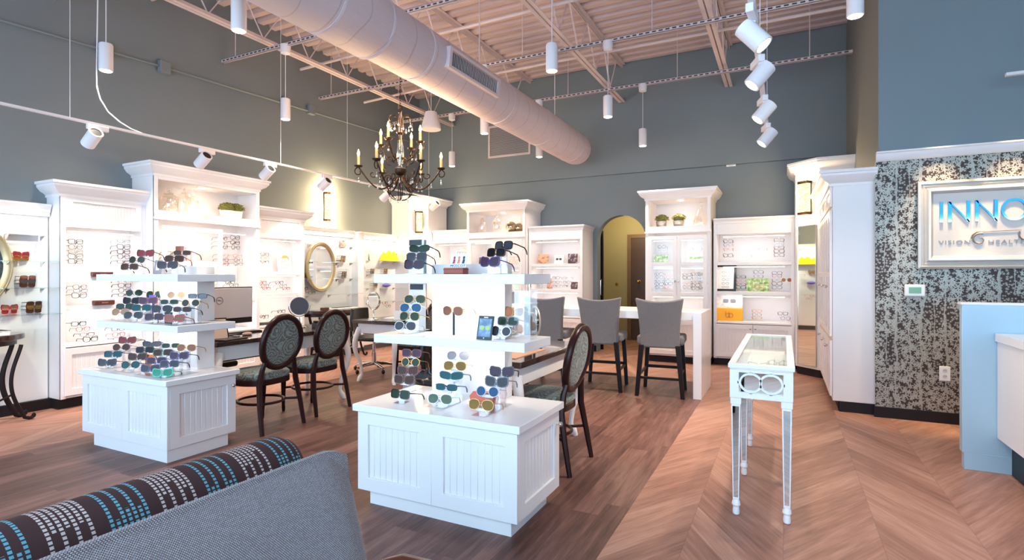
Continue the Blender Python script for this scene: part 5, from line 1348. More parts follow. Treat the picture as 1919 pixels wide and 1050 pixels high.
# eyeglasses laid in the table
k = 0
for r, (yy, xs_) in enumerate(((3.52, (.0,)), (3.62, (-.02,)), (3.74, (-.02, )), (3.86, (-.03, )), (3.98, (-.03, )), (4.1, (-.03,)))):
    pass
for r in range(5):
    for c in range(2):
        kd = ('square', 'round', 'narrow', 'cat')[(r + c) % 4]
        if c == 0 and r in (0, 4): continue
        eyeglasses((-.155 + c * .0 + (.0 if c == 0 else .115), 3.46 + r * .17, .707), kd, ('black', 'tortoise', 'grey', 'silver')[(r * 2 + c) % 4],
                   '%s eyeglasses in the mirrored display table, %s from the fretwork end, %s side' % (('dark', 'brown', 'grey', 'silver')[(r * 2 + c) % 4], ('first', 'second', 'third', 'fourth', 'fifth')[r], 'island' if c == 0 else 'column'), 0, 'eyeglasses under the glass top')
# ---- seating in front
t = TW = thing('tweed_armchair', 'blue and brown tweed armchair back filling the bottom edge', 'armchair', (-1.0, .0, 0))
F, B_ = [], []
for i in range(41):
    q = i / 40; y = -.25 + 1.385 * q; f, b = [], []
    edge = max(0, (q - .93) / .07)
    for j in range(25):
        v = j / 24; e = max(0, (v - .80) / .20) ** 2 * .05 + edge ** 2 * .045; z = .30 + v * (.555 - .03 * edge ** 2 * v)
        lean = -.10 * v + .02
        f.append((.085 + lean - .045 * v - min(e, .055), y - .012 * edge * v * 0, z)); b.append((-.055 + lean + .03 * v + min(e, .028), y, z))
    F.append(f); B_.append(b)
MB().shell(F, B_).build('backrest', TWEED, t, bevel=.008, seg=2, ang=60)
MB().box(.03, .62, -.25, 1.02, .22, .42).build('seat', TWEED, t, bevel=.04, seg=3)
for x, y in ((.02, -.2), (.02, 1.05), (.58, -.2), (.58, 1.05)): MB().cyl((x, y, 0), (x, y, .23), .018, 10, .024).build('leg', DARKWOOD, t)
t = thing('striped_settee', 'brown settee back with rows of white and turquoise stitches at the bottom edge', 'settee', (-1.36, 0, 0))
n = 40; rows = []
P = []
for k in range(n):
    a = 2 * PI * k / n
    P.append([((.095 * f) * math.cos(a), y, .095 * f * math.sin(a)) for y, f in ((-.4, 1.0), (1.05, 1.0), (1.085, .97), (1.11, .85), (1.125, .6), (1.128, .2))])
m = MB().grid(P, True); m.add([P[k][-1] for k in range(n)], [tuple(range(n))]); 
m.build('bolster', ROLLM, t, loc=(.07, 0, .765), ang=60)
MB().box(.0, .12, -.4, 1.08, .25, .74).build('back_frame', ROLLM, t, bevel=.02)
MB().box(-.55, .0, -.4, 1.08, .22, .42).build('seat', ROLLM, t, bevel=.03)
for x, y in ((.08, -.35), (.08, 1.02), (-.5, -.35), (-.5, 1.02)): MB().cyl((x, y, 0), (x, y, .26), .018, 10, .024).build('leg', DARKWOOD, t)
MB().tube([(.0, 1.10, .50), (.02, 1.17, .515), (.06, 1.205, .52), (.14, 1.21, .52), (.26, 1.17, .515), (.40, 1.13, .50), (.52, 1.10, .48)], [.022, .026, .028, .028, .028, .026, .02], 12).build('armrest', M('walnut_arm', (96, 50, 38), .3, var=.2), TW)
# ---- reception
t = thing('reception_screen', 'pale blue-white upright reception panel standing before the papered wall', 'panel', (1.09, 4.67, 0))
MB().box(-.012, 2.4, 0, .06, .115, 1.115).box(.0, 2.4, .0, .06, 0, .115).build('panel_board', M('pale_blue_laminate', (176, 208, 226), .3, var=.03), t, bevel=.002, seg=1)
MB().box(-.02, 2.4, -.012, .075, 1.115, 1.133).build('cap_rail', WHITE2, t, bevel=.003)
t = thing('reception_desk', 'white reception desk with a thick top at the right frame edge', 'reception desk', (1.262, 2.6, 0))
MB().box(0, .75, 0, 2.065, .235, .875).build('desk_body', WHITE2, t, bevel=.002, seg=1)
MB().box(-.012, .78, -.02, 2.065, .875, .93).build('desk_top', WHITE2, t, bevel=.004)
MB().box(.075, .72, .05, 2.065, 0, .235).build('toe_kick', M('toe_teal_black', (30, 46, 54), .5), t)
# ================================================================== MERCHANDISE ON THE WALLS
GW = 'eyeglasses on the cabinet walls'
def rack(us, vs, y=None, x=None, place='', kinds=('square', 'round', 'narrow', 'cat'), cols=('black', 'tortoise', 'silver', 'grey', 'brown'), dx=0, rail=True):
    """one vertical run of frames: us = column pixel (or list), vs = pixel rows from the top down"""
    pts = []
    n = len(vs)
    for k, v in enumerate(vs):
        u = us[k] if isinstance(us, (list, tuple)) else us
        p = at_y(u, v, y) if y is not None else at_x(u, v, x)
        c = cols[(k + dx) % len(cols)]; kd = kinds[(k + dx) % len(kinds)]
        eyeglasses(p, kd, c, '%s-framed eyeglasses, %s %s' % ({'clear': 'pale', 'pink': 'rose'}.get(c, c), 'alone' if n == 1 else ORD[k] + ' down', place), 0 if y is not None else LW, GW); pts.append(p)
    if rail and n > 1:
        t = thing('frame_rail', 'clear peg rail %s' % place, 'rail', pts[-1], 0 if y is not None else LW, 'clear peg rails')
        T = Matrix.Rotation(-t.rotation_euler.z, 4, 'Z'); m = MB()
        rel = [T @ (q - pts[-1]) for q in pts]
        a, b = rel[0], rel[-1]
        m.tube([(a.x, .03, a.z + .04), (b.x, .03, b.z - .035)], .004, 6)
        for q in rel: m.tube([(q.x, .03, q.z + .004), (q.x, .002, q.z + .004)], .0025, 5)
        m.build('rod', ACRYL, t)
XW = -6.40
# cabinet with brown cases
BC = 'in the brown-case cabinet'
rack(142, (453, 463, 472, 481, 490), x=XW, place='upper shelf, frame-edge side, '+BC)
rack(232, (452, 463, 472, 481, 491), x=XW, place='upper shelf, inner side, '+BC, dx=2)
rack([150, 151, 149], (538, 545, 554), x=XW, place='second shelf, frame-edge side, '+BC, dx=1)
rack(234, (526, 535, 544, 553), x=XW, place='second shelf, inner side, '+BC, dx=3)
rack([148, 156, 164, 170], (607, 617, 627, 636), x=-6.33, place='slanting on the ledge ' + BC, cols=('black', 'red', 'grey', 'black'), rail=True)
rack([222, 223, 225], (616, 627, 636), x=-6.33, place='on the inner side of the ledge ' + BC, cols=('grey', 'red', 'black'))
def wcase(u, v, z, label):
    p = at_x(u, v, -6.33); t = thing('glasses_case', label, 'case', (-6.33, p.y, z), LW, 'long brown cases')
    MB().box(-.095, .095, -.03, .03, 0, .05).build('case_body', BURL, t, bevel=.008); MB().box(-.03, .03, -.0308, -.03, .02, .03).build('stamp', M('case_stamp', (150, 110, 100), .5), t)
wcase(191, 497, 1.30, 'long dark brown case on the upper shelf of the beadboard cabinet')
wcase(194, 559, 1.005, 'long dark brown case on the second shelf of the beadboard cabinet')
# tall planter cabinet
TC = 'in the tall planter cabinet'
rack([418, 418, 418], (447, 455, 463), x=-6.38, place='camera side above glass, ' + TC, dx=1)
rack([441, 441, 442], (446, 455, 464), x=-6.38, place='far side above glass, ' + TC, dx=3)
rack([420, 420, 421], (479, 487, 495), x=-6.38, place='camera side under glass, ' + TC, cols=('pink', 'brown', 'red'))
rack([446, 447, 447], (480, 488, 495), x=-6.38, place='far side under glass, ' + TC, cols=('pink', 'brown', 'grey'))
rack([432, 439, 446], (529, 535, 541), x=-6.3, place='on the lower glass shelf ' + TC)
rack([399, 400, 399], (530, 538, 546), x=-6.3, place='behind the monitor ' + TC, dx=2)
rack([322, 322, 322, 322], (475, 483, 491, 498), x=-6.36, place='behind the left sliding pane ' + TC, cols=('grey', 'brown', 'pink', 'silver'))
rack([346, 347, 347, 348], (474, 482, 490, 498), x=-6.36, place='behind the right sliding pane ' + TC, cols=('tortoise', 'pink', 'grey', 'brown'))
# books / boxes behind the sliding door
for k, (u, c, h) in enumerate(((338, (120, 50, 48), .20), (343, (226, 150, 140), .19), (350, (206, 130, 100), .15))):
    p = at_x(u, 468, -6.35); t = thing('product_box', '%s box standing behind the sliding glass panel' % ('dark red', 'pink', 'terracotta')[k], 'box', (-6.36, p.y, 1.455), LW); MB().box(-.02 - .012 * (k == 2), .02 + .012 * (k == 2), -.05, .05, 0, h).build('carton', M('carton_%d' % k, c, .5, var=.2, scale=30), t, bevel=.002); MB().box(-.015, .015, -.051, -.05, h * .3, h * .7).build('label_panel', M('carton_label', (236, 190, 170), .5), t)
# sketch cabinet
SC = 'in the head sketch cabinet'
rack([497, 497, 497], (477, 484, 491), x=-6.36, place='on the upper shelf ' + SC, cols=('grey', 'silver', 'black'))
rack([492, 497, 500], (530, 536, 541), x=-6.33, place='on the second shelf ' + SC, cols=('red', 'burgundy', 'red'))
rack([524, 531, 537], (530, 536, 541), x=-6.33, place='beside the red frames ' + SC, cols=('purple', 'grey', 'burgundy'))
rack([496, 500], (594, 600), x=-6.33, place='on the lower shelf ' + SC); rack([528, 534], (584, 592), x=-6.33, place='behind the round mirror ' + SC, cols=('black', 'purple'))
p = at_x(534, 500, -6.42); t = thing('head_sketch', 'pencil sketch of a head with a tan cap on the upper shelf', 'picture', (-6.42, p.y, 1.362), LW); t.rotation_euler.x = -.08
MB().box(-.12, .12, 0, .006, 0, .27).build('sheet', SKETCH, t)
pn = M('pencil_grey', (110, 112, 124), .6)
MB().tube([(-.04, -.001, .17), (-.045, -.001, .13), (-.06, -.001, .115), (-.045, -.001, .105), (-.048, -.001, .08), (-.02, -.001, .06), (.02, -.001, .05)], .003, 4).tube([(.02, -.001, .05), (.06, -.001, .10), (.065, -.001, .17)], .003, 4).tube([(-.045, -.001, .15), (-.01, -.001, .15), (.03, -.001, .155)], .004, 4).tube([(-.005, -.001, .10), (.02, -.001, .085), (.03, -.001, .11)], .003, 4).build('drawn_face', pn, t)
MB().prism([(-.06, .19), (.05, .20), (.075, .17), (.085, .20), (.05, .235), (-.02, .24)], -.002, 0).build('drawn_cap', M('pencil_tan', (200, 150, 70), .6), t)
t = thing('white_leaflet', 'blank cream leaflet next to the head sketch', 'leaflet', (-6.40, at_x(500, 505, -6.4).y, 1.362), LW); MB().box(-.05, .05, 0, .004, 0, .05).build('sheet', PAPER, t)
# bays
FE = 'on the shelves by the cut-off gilt mirror'
def stack(u, v0, n, dv, x, label, cols, lens, z=None):
    for k in range(n):
        p = at_x(u + k * 0.6, v0 - k * dv, x)
        if k == 0 and z is not None: base = z + .026
        if z is not None: p.z = base + k * .034
        sunglasses(p, ('square', 'cat', 'narrow')[k % 3], cols[k % len(cols)], lens[k % len(lens)], '%s-rimmed %s, %s of the pile %s' % (cols[k % len(cols)], label[0], ('lowest', 'second', 'third')[k], label[1]), LW + .25, 'sunglasses on glass shelves')
stack(40, 484, 2, 10, -6.53 + .06, ('sunglasses', 'second shelf down by the cut-off mirror'), ('gold', 'red'), ('gold', 'red'), 1.449)
stack(52, 533, 3, 8, -6.47, ('sunglasses', 'third shelf down by the cut-off mirror'), ('brown', 'tortoise', 'burgundy'), ('brown', 'smoke', 'rose'), 1.199)
stack(64, 580, 3, 8, -6.47, ('sunglasses', 'cabinet end, lowest shelf by the cut-off mirror'), ('tortoise', 'brown', 'burgundy'), ('brown', 'gold', 'brown'), .95)
stack(18, 580, 2, 8, -6.47, ('sunglasses', 'mirror end, lowest shelf by the cut-off mirror'), ('pink', 'red'), ('red', 'rose'), .95)
t = thing('white_glasses_tray', 'white acrylic tray on the highest shelf beside the cut-off mirror', 'tray', (-6.50, at_x(42, 435, -6.5).y, 1.698), LW); MB().box(-.13, .13, -.05, .05, 0, .006).box(-.13, .13, .03, .04, 0, .09).build('tray_body', WHITE2, t)
OM = 'beside the whole oval mirror'
stack(643, 488, 3, 7, -6.42, ('spectacles', 'second shelf down ' + OM), ('brown', 'gold', 'grey'), ('peach', 'peach', 'silver'), 1.518)
stack(645, 519, 3, 7, -6.42, ('spectacles', 'third shelf down ' + OM), ('black', 'tortoise', 'brown'), ('peach', 'silver', 'peach'), 1.262)
stack(572, 522, 2, 7, -6.42, ('spectacles', 'sketch side ' + OM), ('gold', 'tortoise'), ('gold', 'peach'), 1.262)
rack([571, 579, 585], (541, 545, 549), x=-6.42, place='on the lowest shelf ' + OM, cols=('brown', 'gold', 'tortoise'), rail=False)
t = thing('photo_card', 'dark portrait photo card on the highest shelf beside the oval mirror', 'photo', (-6.46, at_x(645, 459, -6.46).y, 1.773), LW + .2); t.rotation_euler.x = -.12; MB().box(-.10, .10, 0, .006, 0, .11).build('card', PH_FACE, t)
YB_ = 'in the yellow display bay'
def shelfz(v, x=-6.45, u=715): return at_x(u, v, x).z
t = thing('mountain_display', 'yellow mountain-shaped glasses display on the highest shelf of the corner bay', 'display stand', (-6.435, at_x(736, 480, -6.435).y - .06, 1.564), LW)
MB().prism([(-.30, 0), (.28, 0), (.24, .06), (.15, .10), (.08, .19), (.01, .14), (-.05, .20), (-.13, .12), (-.20, .16), (-.25, .07)], -.02, .02).build('mountain_board', YELLOW, t, bevel=.004)
MB().box(-.30, .28, -.07, .02, 0, .012).build('foot_board', YELLOW, t)
rack([727, 733, 740], (477, 474, 477), x=-6.42, place='perched on the yellow mountain display', cols=('gold', 'clear', 'tortoise'), rail=False)
t = thing('framed_photo', 'small black photo frame on the highest shelf of the corner bay', 'frame', (-6.48, at_x(694, 480, -6.48).y, 1.564), LW + .3); t.rotation_euler.x = -.1; MB().frame(-.045, .045, 0, .13, .014, 0, .012).build('frame_rim', BLACK, t); MB().box(-.035, .035, .004, .008, .012, .12).build('print', PH_GREY, t)
stack(723, 505, 2, 6, -6.43, ('spectacles', 'second shelf down, mid ' + YB_), ('tortoise', 'brown'), ('peach', 'peach'), 1.334)
stack(698, 508, 2, 6, -6.43, ('spectacles', 'second shelf down, post end, ' + YB_), ('black', 'grey'), ('silver', 'peach'), 1.334)
stack(704, 540, 2, 6, -6.43, ('spectacles', 'third shelf down ' + YB_), ('gold', 'tortoise'), ('peach', 'silver'), 1.094)
rack([722, 728], (568, 574), x=-6.42, place='on the lowest shelf ' + YB_, cols=('red', 'burgundy'), rail=False)
t = thing('violet_case', 'violet soft case on the second lowest shelf of the corner bay', 'case', (-6.43, at_x(724, 542, -6.43).y, 1.094), LW); MB().ell((0, 0, .035), (.10, .045, .035)).build('case_body', PURPLE, t); MB().box(-.08, .08, -.046, -.040, .03, .036).build('zip', PURPLE, t)
# ---- rear wall
def pic(name, label, cat, u, y, z, w, h, mat, frame=None, lean=-.1, rz=0):
    p = at_y(u, 500, y); t = thing(name, label, cat, (p.x, y, z), rz); t.rotation_euler.x = lean
    MB().box(-w / 2, w / 2, 0, .006, 0, h).build('print', mat, t)
    if frame: MB().frame(-w / 2 - .02, w / 2 + .02, -.0, h + .03, .03, -.012, .01).build('frame_rim', frame, t)
    return t
YC = 8.72
rack(822, (469, 475, 481, 487), y=YC, place='in the narrow corner-column cabinet', cols=('black', 'grey'))
rack(862, (467, 474), y=YC, place='inner side of the narrow corner-column cabinet', cols=('silver', 'grey'))
pic('photo_card', 'grey double portrait card behind the silver ball cabinet door', 'photo', 898, 8.7, 1.45, .20, .19, PH_DARK)
pic('photo_card', 'pale pink fashion card behind the silver ball cabinet door', 'photo', 962, 8.7, 1.45, .20, .20, photo_mat('pink_photo', [(240, 220, 216), (236, 160, 150), (245, 236, 230)], 16))
pic('photo_card', 'pale green bottle card on the lower level behind the silver ball cabinet door', 'photo', 968, 8.7, 1.062, .13, .26, photo_mat('pale_green_photo', [(240, 238, 232), (170, 200, 180), (240, 236, 230)], 16))
rack([890, 912, 940], (508, 507, 508), y=8.6, place='lower level of the silver ball cabinet', cols=('grey', 'silver', 'pink'), rail=False)
PCAB = 'in the photo card cabinet'
pic('photo_card', 'warm double portrait photo card, first of three by the arch', 'photo', 1018, 8.7, 1.507, .20, .17, PH_WARM)
pic('photo_card', 'white card with a drawn pair of eyeglasses, middle of three by the arch', 'photo', 1047, 8.7, 1.507, .17, .15, SKETCH)
sunglass_picture(bpy.data.objects[[o.name for o in COL.objects if o.get('label', '').startswith('white card with a drawn')][0]], .12, .08, -.001, M('ink_dark', (50, 50, 56), .5), 'drawing')
pic('photo_card', 'dark sunglasses portrait photo card, last of three by the arch', 'photo', 1073, 8.7, 1.507, .17, .17, PH_DARK)
rack([1042, 1042, 1043], (521, 529, 536), y=8.68, place='centre, lower shelf ' + PCAB, cols=('grey', 'black', 'grey'))
rack([1062, 1062, 1063], (521, 529, 536), y=8.68, place='arch side, lower shelf ' + PCAB, cols=('silver', 'black', 'tortoise'))
rack([1010, 1012], (526, 535), y=8.68, place='column side, lower shelf ' + PCAB, cols=('grey', 'silver'))
pic('photo_card', 'small red-haired portrait card on the lower shelf by the arch', 'photo', 1030, 8.66, 1.077, .10, .18, PH_FACE)
pic('photo_card', 'small dark case display card on the lower shelf closest to the arch', 'photo', 1076, 8.66, 1.077, .12, .12, PH_DARK)
DC = 'behind the glazed doors'
def doorrack(u, vs, tag_, cols, dx=0): rack(u, vs, y=8.62, place=tag_ + ' ' + DC, cols=cols, dx=dx)
doorrack(1235, (514, 520, 527, 533, 539), 'first column', ('grey', 'tortoise', 'black', 'brown', 'black'))
doorrack(1252, (517, 524, 532, 539), 'second column', ('pink', 'pink', 'grey', 'black'), 1)
doorrack(1287, (515, 521, 533, 539), 'third column', ('pink', 'grey', 'grey', 'black'), 2)
doorrack(1303, (514, 521, 529, 535, 541), 'fourth column', ('grey', 'silver', 'black', 'tortoise', 'grey'))
doorrack(1316, (514, 522, 530, 540), 'fifth column', ('silver', 'grey', 'black', 'grey'), 3)
doorrack(1240, (463, 470), 'upper level, first door', ('grey', 'silver')); doorrack(1305, (466,), 'upper level, second door', ('silver',))
pic('photo_card', 'green landscape card behind the first glazed door after the arch', 'photo', 1238, 8.66, 1.472, .22, .16, PH_GREEN)
t = pic('brand_card', 'green and white striped card behind the second glazed door after the arch', 'card', 1306, 8.62, 1.472, .22, .12, PH_GREEN); MB().box(-.10, .10, -.001, 0, .035, .085).build('white_band', PAPER, t)
CC = 'in the certificate cabinet'
rack(1364, (452, 459, 467, 479), y=YC, place='outer run, upper shelf ' + CC, cols=('black', 'grey', 'pink', 'grey'))
rack(1399, (479,), y=YC, place='low on the upper shelf, centre ' + CC, cols=('silver',)); rack(1428, (467,), y=YC, place='high on the upper shelf, centre ' + CC, cols=('silver',))
rack(1460, (450, 457, 464, 471, 478), y=YC, place='inner run, upper shelf ' + CC, cols=('grey', 'silver', 'black', 'tortoise', 'grey'))
t = pic('certificate_frame', 'black framed certificate of drawn eyeglasses leaning on the middle shelf', 'picture frame', 1359, 8.66, 1.077, .26, .36, SKETCH, BLACK, -.12, -.12)
m = MB()
for k in range(5):
    for s in (-1, 1): m.tube([(s * .028 + .022 * math.cos(a), -.001, .06 + .055 * k + .014 * math.sin(a)) for a in [2 * PI * i / 12 for i in range(12)]], .002, 4, True)
m.build('drawing', M('ink_brown', (110, 84, 80), .6), t)
rack(1388, (519, 526, 533, 539), y=YC, place='next to the framed certificate ' + CC, cols=('black', 'pink', 'red', 'green'))
rack(1421, (510, 518, 531, 538), y=8.66, place='before the green photo ' + CC, cols=('grey', 'grey', 'white', 'pink'))
pic('photo_card', 'dark green photo of stacked glasses on the middle shelf', 'photo', 1420, 8.72, 1.077, .30, .19, PH_GREEN)
rack(1456, (512, 517, 525, 532, 539), y=YC, place='inner run, middle shelf ' + CC, cols=('grey', 'red', 'black', 'tortoise', 'grey'))
p = at_y(1474, 525, 8.6); sunglasses(p, 'round', 'gold', 'rose', 'coppery round sunglasses on a bent post at the mirror side of the middle shelf', 0, 'sunglasses on glass shelves')
t = thing('post_stand', 'thin bent chrome post carrying the coppery round sunglasses', 'display stand', (p.x + .05, 8.615, 1.077)); MB().tube([(0, 0, .0), (0, 0, p.z - 1.077 + .005), (-.05, .0, p.z - 1.077 + .005)], .004, 6).build('post', CHROME, t); MB().lathe([(.03, 0), (.03, .004)], 14).build('foot', CHROME, t)
t = thing('poster_box', 'grey poster with big sunglasses over an amber box on the lowest shelf', 'display box', (at_y(1362, 580, 8.62).x + .035, 8.62, .641))
MB().box(-.18, .18, -.02, .10, 0, .18).build('amber_box', ORANGEY, t, bevel=.006); MB().box(-.18, .18, .02, .06, .18, .41).build('poster_board', PH_GREY, t, bevel=.006)
sp_ = sunglass_picture(t, .20, .29, .0185, M('print_smoke', (120, 122, 130), .4), 'printed_sunglasses')
m = MB()
for s in (-1, 1): m.tube([(s * .025 + .026 * math.cos(a), -.021, .08 + .032 * math.sin(a)) for a in [2 * PI * i / 20 for i in range(20)]], .004, 5, True)
m.tube([(-.05, -.021, .08), (-.05, -.021, .14)], .004, 5).tube([(0, -.021, .04), (0, -.021, .135)], .004, 5); m.build('monogram', M('monogram_brown', (190, 110, 30), .5), t)
rack(1418, (583, 590, 596), y=YC, place='middle of the lowest shelf ' + CC, cols=('pink', 'grey', 'gold'))
rack([1467, 1472], (588, 597), y=8.62, place='mirror side of the lowest shelf ' + CC, cols=('black', 'navy'))
# inside the glazed side cabinet nothing readable; ---- niche decor
def plant(loc, label, pot, r=.085, ph=.10, group='small potted boxwoods'):
    t = thing('potted_boxwood', label, 'plant', loc, RND.uniform(0, 3), group)
    MB().lathe([(.055, 0), (.075, .02), (.085, ph * .8), (.088, ph), (.078, ph), (.072, ph - .02), (.001, ph - .02)], 24).build('pot', pot, t, ang=50)
    m = MB()
    for k in range(240):
        a = RND.uniform(0, 2 * PI); cz = RND.uniform(-.25, 1); q = math.sqrt(max(0, 1 - cz * cz)) * RND.uniform(.75, 1.05)
        c = Vector((r * 1.25 * q * math.cos(a), r * 1.25 * q * math.sin(a), ph + .035 + r * .75 * cz))
        d = Vector((RND.uniform(-1, 1), RND.uniform(-1, 1), RND.uniform(-.3, 1))).normalized(); e = d.orthogonal().normalized() * .011; f = d * .016
        m.add([c - e, c + f * .6 - e * .2, c + f + e * .4, c + e], [(0, 1, 2, 3)])
    m.ell((0, 0, ph + .03), (r * .95, r * .95, r * .7), 12, 8)
    m.build('foliage', LEAF, t)
def jar(loc, label, h=.26, r=.085, lid=True, group='clear glass jars'):
    t = thing('glass_jar', label, 'jar', loc, 0, group)
    MB().lathe([(r * .9, 0), (r, .01), (r, h * .6), (r * .75, h * .72), (r * .45, h * .78), (r * .5, h * .8)], 24).build('jar_body', CRYSTAL, t, ang=50)
    if lid: MB().lathe([(r * .52, h * .8), (r * .55, h * .83), (r * .15, h * .88), (r * .1, h * .92)], 20).ell((0, 0, h * .96), (r * .22, r * .22, r * .24)).build('lid', CRYSTAL, t, ang=50)
NZ = 2.032
for u, l in ((426, 'cream pot of trimmed boxwood closer to the jars in the left wall niche'), (441, 'cream pot of trimmed boxwood at the outer end of the left wall niche')):
    plant((-6.33, at_x(u, 400, -6.33).y, NZ), l, CERAM)
jar((-6.36, at_x(316, 390, -6.36).y, NZ), 'domed glass jar at the camera end of the left wall niche', .28, .10)
jar((-6.34, at_x(345, 390, -6.34).y, NZ), 'tall glass decanter behind the short jar in the left wall niche', .32, .075)
jar((-6.30, at_x(358, 390, -6.30).y, NZ), 'glass jar nearest the cream planters in the left wall niche', .26, .085)
NZ2 = 2.062
jar((at_y(904, 420, 8.6).x, 8.6, NZ2), 'lidded glass jar on the column side of the silver ball niche', .33, .075)
jar((at_y(931, 420, 8.6).x, 8.6, NZ2), 'lidded glass jar next to the silver balls', .33, .085)
for u, y, l in ((958, 8.58, 'larger silver ball with dark reflections in the rear wall niche'), (972, 8.64, 'second silver ball tucked at the niche end')):
    p = at_y(u, 420, y); t = thing('silver_ball', l, 'ornament', (p.x, y, NZ2)); r = .10 if u < 960 else .085
    MB().ell((0, 0, r), (r, r, r), 28, 16).build('ball', M('mercury_silver', (190, 176, 150), .12, 1.0, var=.2, scale=20), t); MB().lathe([(.02, .0), (.024, .004), (.02, .006)], 14).build('ring_foot', CHROME, t)
NZ3 = 2.047
for u, l in ((1240, 'silver pot of boxwood on the arch side of the right-hand niche'), (1272, 'silver pot of boxwood next to the glass bottle in the niche')):
    plant((at_y(u, 410, 8.6).x, 8.6, NZ3), l, TIN, .085, .10)
t = thing('glass_bottle', 'tall clear glass bottle at the end of the niche after the arch', 'bottle', (at_y(1313, 410, 8.62).x, 8.62, NZ3)); MB().lathe([(.11, 0), (.12, .02), (.11, .10), (.06, .20), (.035, .26), (.035, .31), (.045, .32)], 24).build('bottle_body', CRYSTAL, t, ang=50); MB().ell((0, 0, .345), (.03, .03, .03)).build('stopper', CRYSTAL, t)
# ---- console table goods
def cz(y, x, name, label, cat, w, d, h, m, rz=0, z=.785):
    t = thing(name, label, cat, (x, y, z), LW + rz); MB().box(-w / 2, w / 2, -d / 2, d / 2, 0, h).build('cover', m, t, bevel=.003); MB().box(-w / 2 + .004, w / 2 - .002, -d / 2 - .0006, d / 2 - .004, .004, h - .004).build('pages', PAPER, t); return t
t = cz(2.12, -6.2, 'catalogue', 'white catalogue lying lowest on the console at the frame edge', 'book', .34, .24, .03, WHITE2); cz(2.14, -6.2, 'catalogue', 'thin dark-edged catalogue on top of the white one at the frame edge', 'book', .32, .22, .014, BLACK, .05, .815)
cz(6.42, -6.2, 'catalogue', 'pale catalogue lying on the console under the oval mirror', 'book', .46, .24, .02, PAPER, 0); cz(6.42, -6.2, 'catalogue', 'dark thin booklet on top of the pale catalogue under the oval mirror', 'book', .40, .10, .008, BLACK, .1, .805)
t = thing('brush_box', 'small dark brown box on the console under the oval mirror', 'box', (-6.12, 5.98, .785), LW); MB().box(-.06, .06, -.03, .03, 0, .045).build('box_body', BURL, t, bevel=.004); MB().box(-.061, .061, -.031, .031, .032, .035).build('lid_seam', BLACK, t)
# ---- sign on the papered wall
sx0, sx1, sz0, sz1 = 1.072, 2.62, 1.372, 2.15
t = thing('wall_sign', 'silver framed wall sign with blue mirrored capitals and a grey scroll', 'sign', (sx0, 6.022, sz0))
W, H = sx1 - sx0, sz1 - sz0
rows = []
for d, y in ((0, 0), (0, -.035), (.02, -.045), (.03, -.03), (.042, -.038), (.06, -.03), (.075, -.05), (.09, -.05), (.105, -.02), (.115, -.012)):
    rows.append([(d, y, d), (W - d, y, d), (W - d, y, H - d), (d, y, H - d)])
MB().grid([[r[i] for r in rows] for i in range(4)], True).build('silver_frame', SILVERF, t, ang=15)
MB().box(.10, W - .10, -.014, 0, .10, H - .10).build('sign_board', M('sign_cream', (228, 218, 210), .5), t)
def chrome_blue():
    t_ = NT('blue_mirrored_letters'); s = t_.sep(t_.coord()); 
    c = t_.ramp(t_.math('MULTIPLY', s[1], 5.2), (.40, lin((196, 216, 228))), (.52, lin((60, 150, 205))), (.8, lin((20, 120, 190))))
    t_.bsdf(c, .12, .75); return t_.m
CB = chrome_blue()
def stroke(name, polys, m, parent, y0=-.03, y1=-.014):
    b = MB()
    for p in polys: b.prism(p, y0, y1)
    return b.build(name, m, parent)
def on_sign(u, v): p = at_y(u, v, 6.0); return (p.x - sx0, p.z - sz0)
CBZ = NT('blue_mirror_enamel'); _s = CBZ.sep(CBZ.coord()); CBZ.bsdf(CBZ.ramp(CBZ.math('MULTIPLY_ADD', _s[2], 6.0, -2.2), (.30, lin((190, 214, 230))), (.5, lin((60, 150, 205))), (.75, lin((20, 116, 190)))), .15, .6)
m = CBZ.m
zt, zb = on_sign(1764, 379)[1], on_sign(1764, 417)[1]; w = .024
def xs_(u): return on_sign(u, 400)[0]
x = xs_(1764); stroke('letter_i', [[(x - w / 2, zb), (x + w / 2, zb), (x + w / 2, zt), (x - w / 2, zt)]], m, t)
for a, b_, in ((1779, 1815), (1830, 1867)):
    x0, x1 = xs_(a) - .01, xs_(b_) + .01
    stroke('letter_n', [[(x0, zb), (x0 + w, zb), (x0 + w, zt), (x0, zt)], [(x1 - w, zb), (x1, zb), (x1, zt), (x1 - w, zt)], [(x0, zt), (x0 + w * .6, zt), (x1, zb), (x1 - w * .6, zb)]], m, t)
cx = xs_(1901); ra, rb = xs_(1901) - xs_(1876), (zt - zb) / 2 + .004; cz_ = (zt + zb) / 2
o = [(cx + ra * math.cos(2 * PI * i / 48), cz_ + rb * math.sin(2 * PI * i / 48)) for i in range(48)]
MB().ring(o, [(cx + (p[0] - cx) * .80, cz_ + (p[1] - cz_) * .80) for p in o], -.03, -.014).build('letter_o', m, t)
gm = M('scroll_grey', (146, 134, 130), .35, .5)
vx, vz = on_sign(1789, 457); text('VISION', .050, t, (vx, -.016, vz - .004), gm, 'lettering', .003, sx=1.18, space=1.25)
hx, hz = on_sign(1887, 456); text('HEALTH', .050, t, (hx + .005, -.016, hz - .004), gm, 'lettering', .003, sx=1.18, space=1.25)
sc = []
c0 = on_sign(1836, 449)
for i in range(34):
    q = i / 33; a = -.6 + 6.9 * q; r = .012 + .046 * q
    sc.append((c0[0] + r * math.cos(-a + 1.2), -.02, c0[1] + r * .95 * math.sin(-a + 1.2)))
end = sc[-1]
pA = on_sign(1843, 434); pB = on_sign(1890, 432); pC = on_sign(1914, 431)
b = MB().tube(sc, [.003 + .005 * i / 33 for i in range(34)], 6)
b.build('scroll', gm, t)
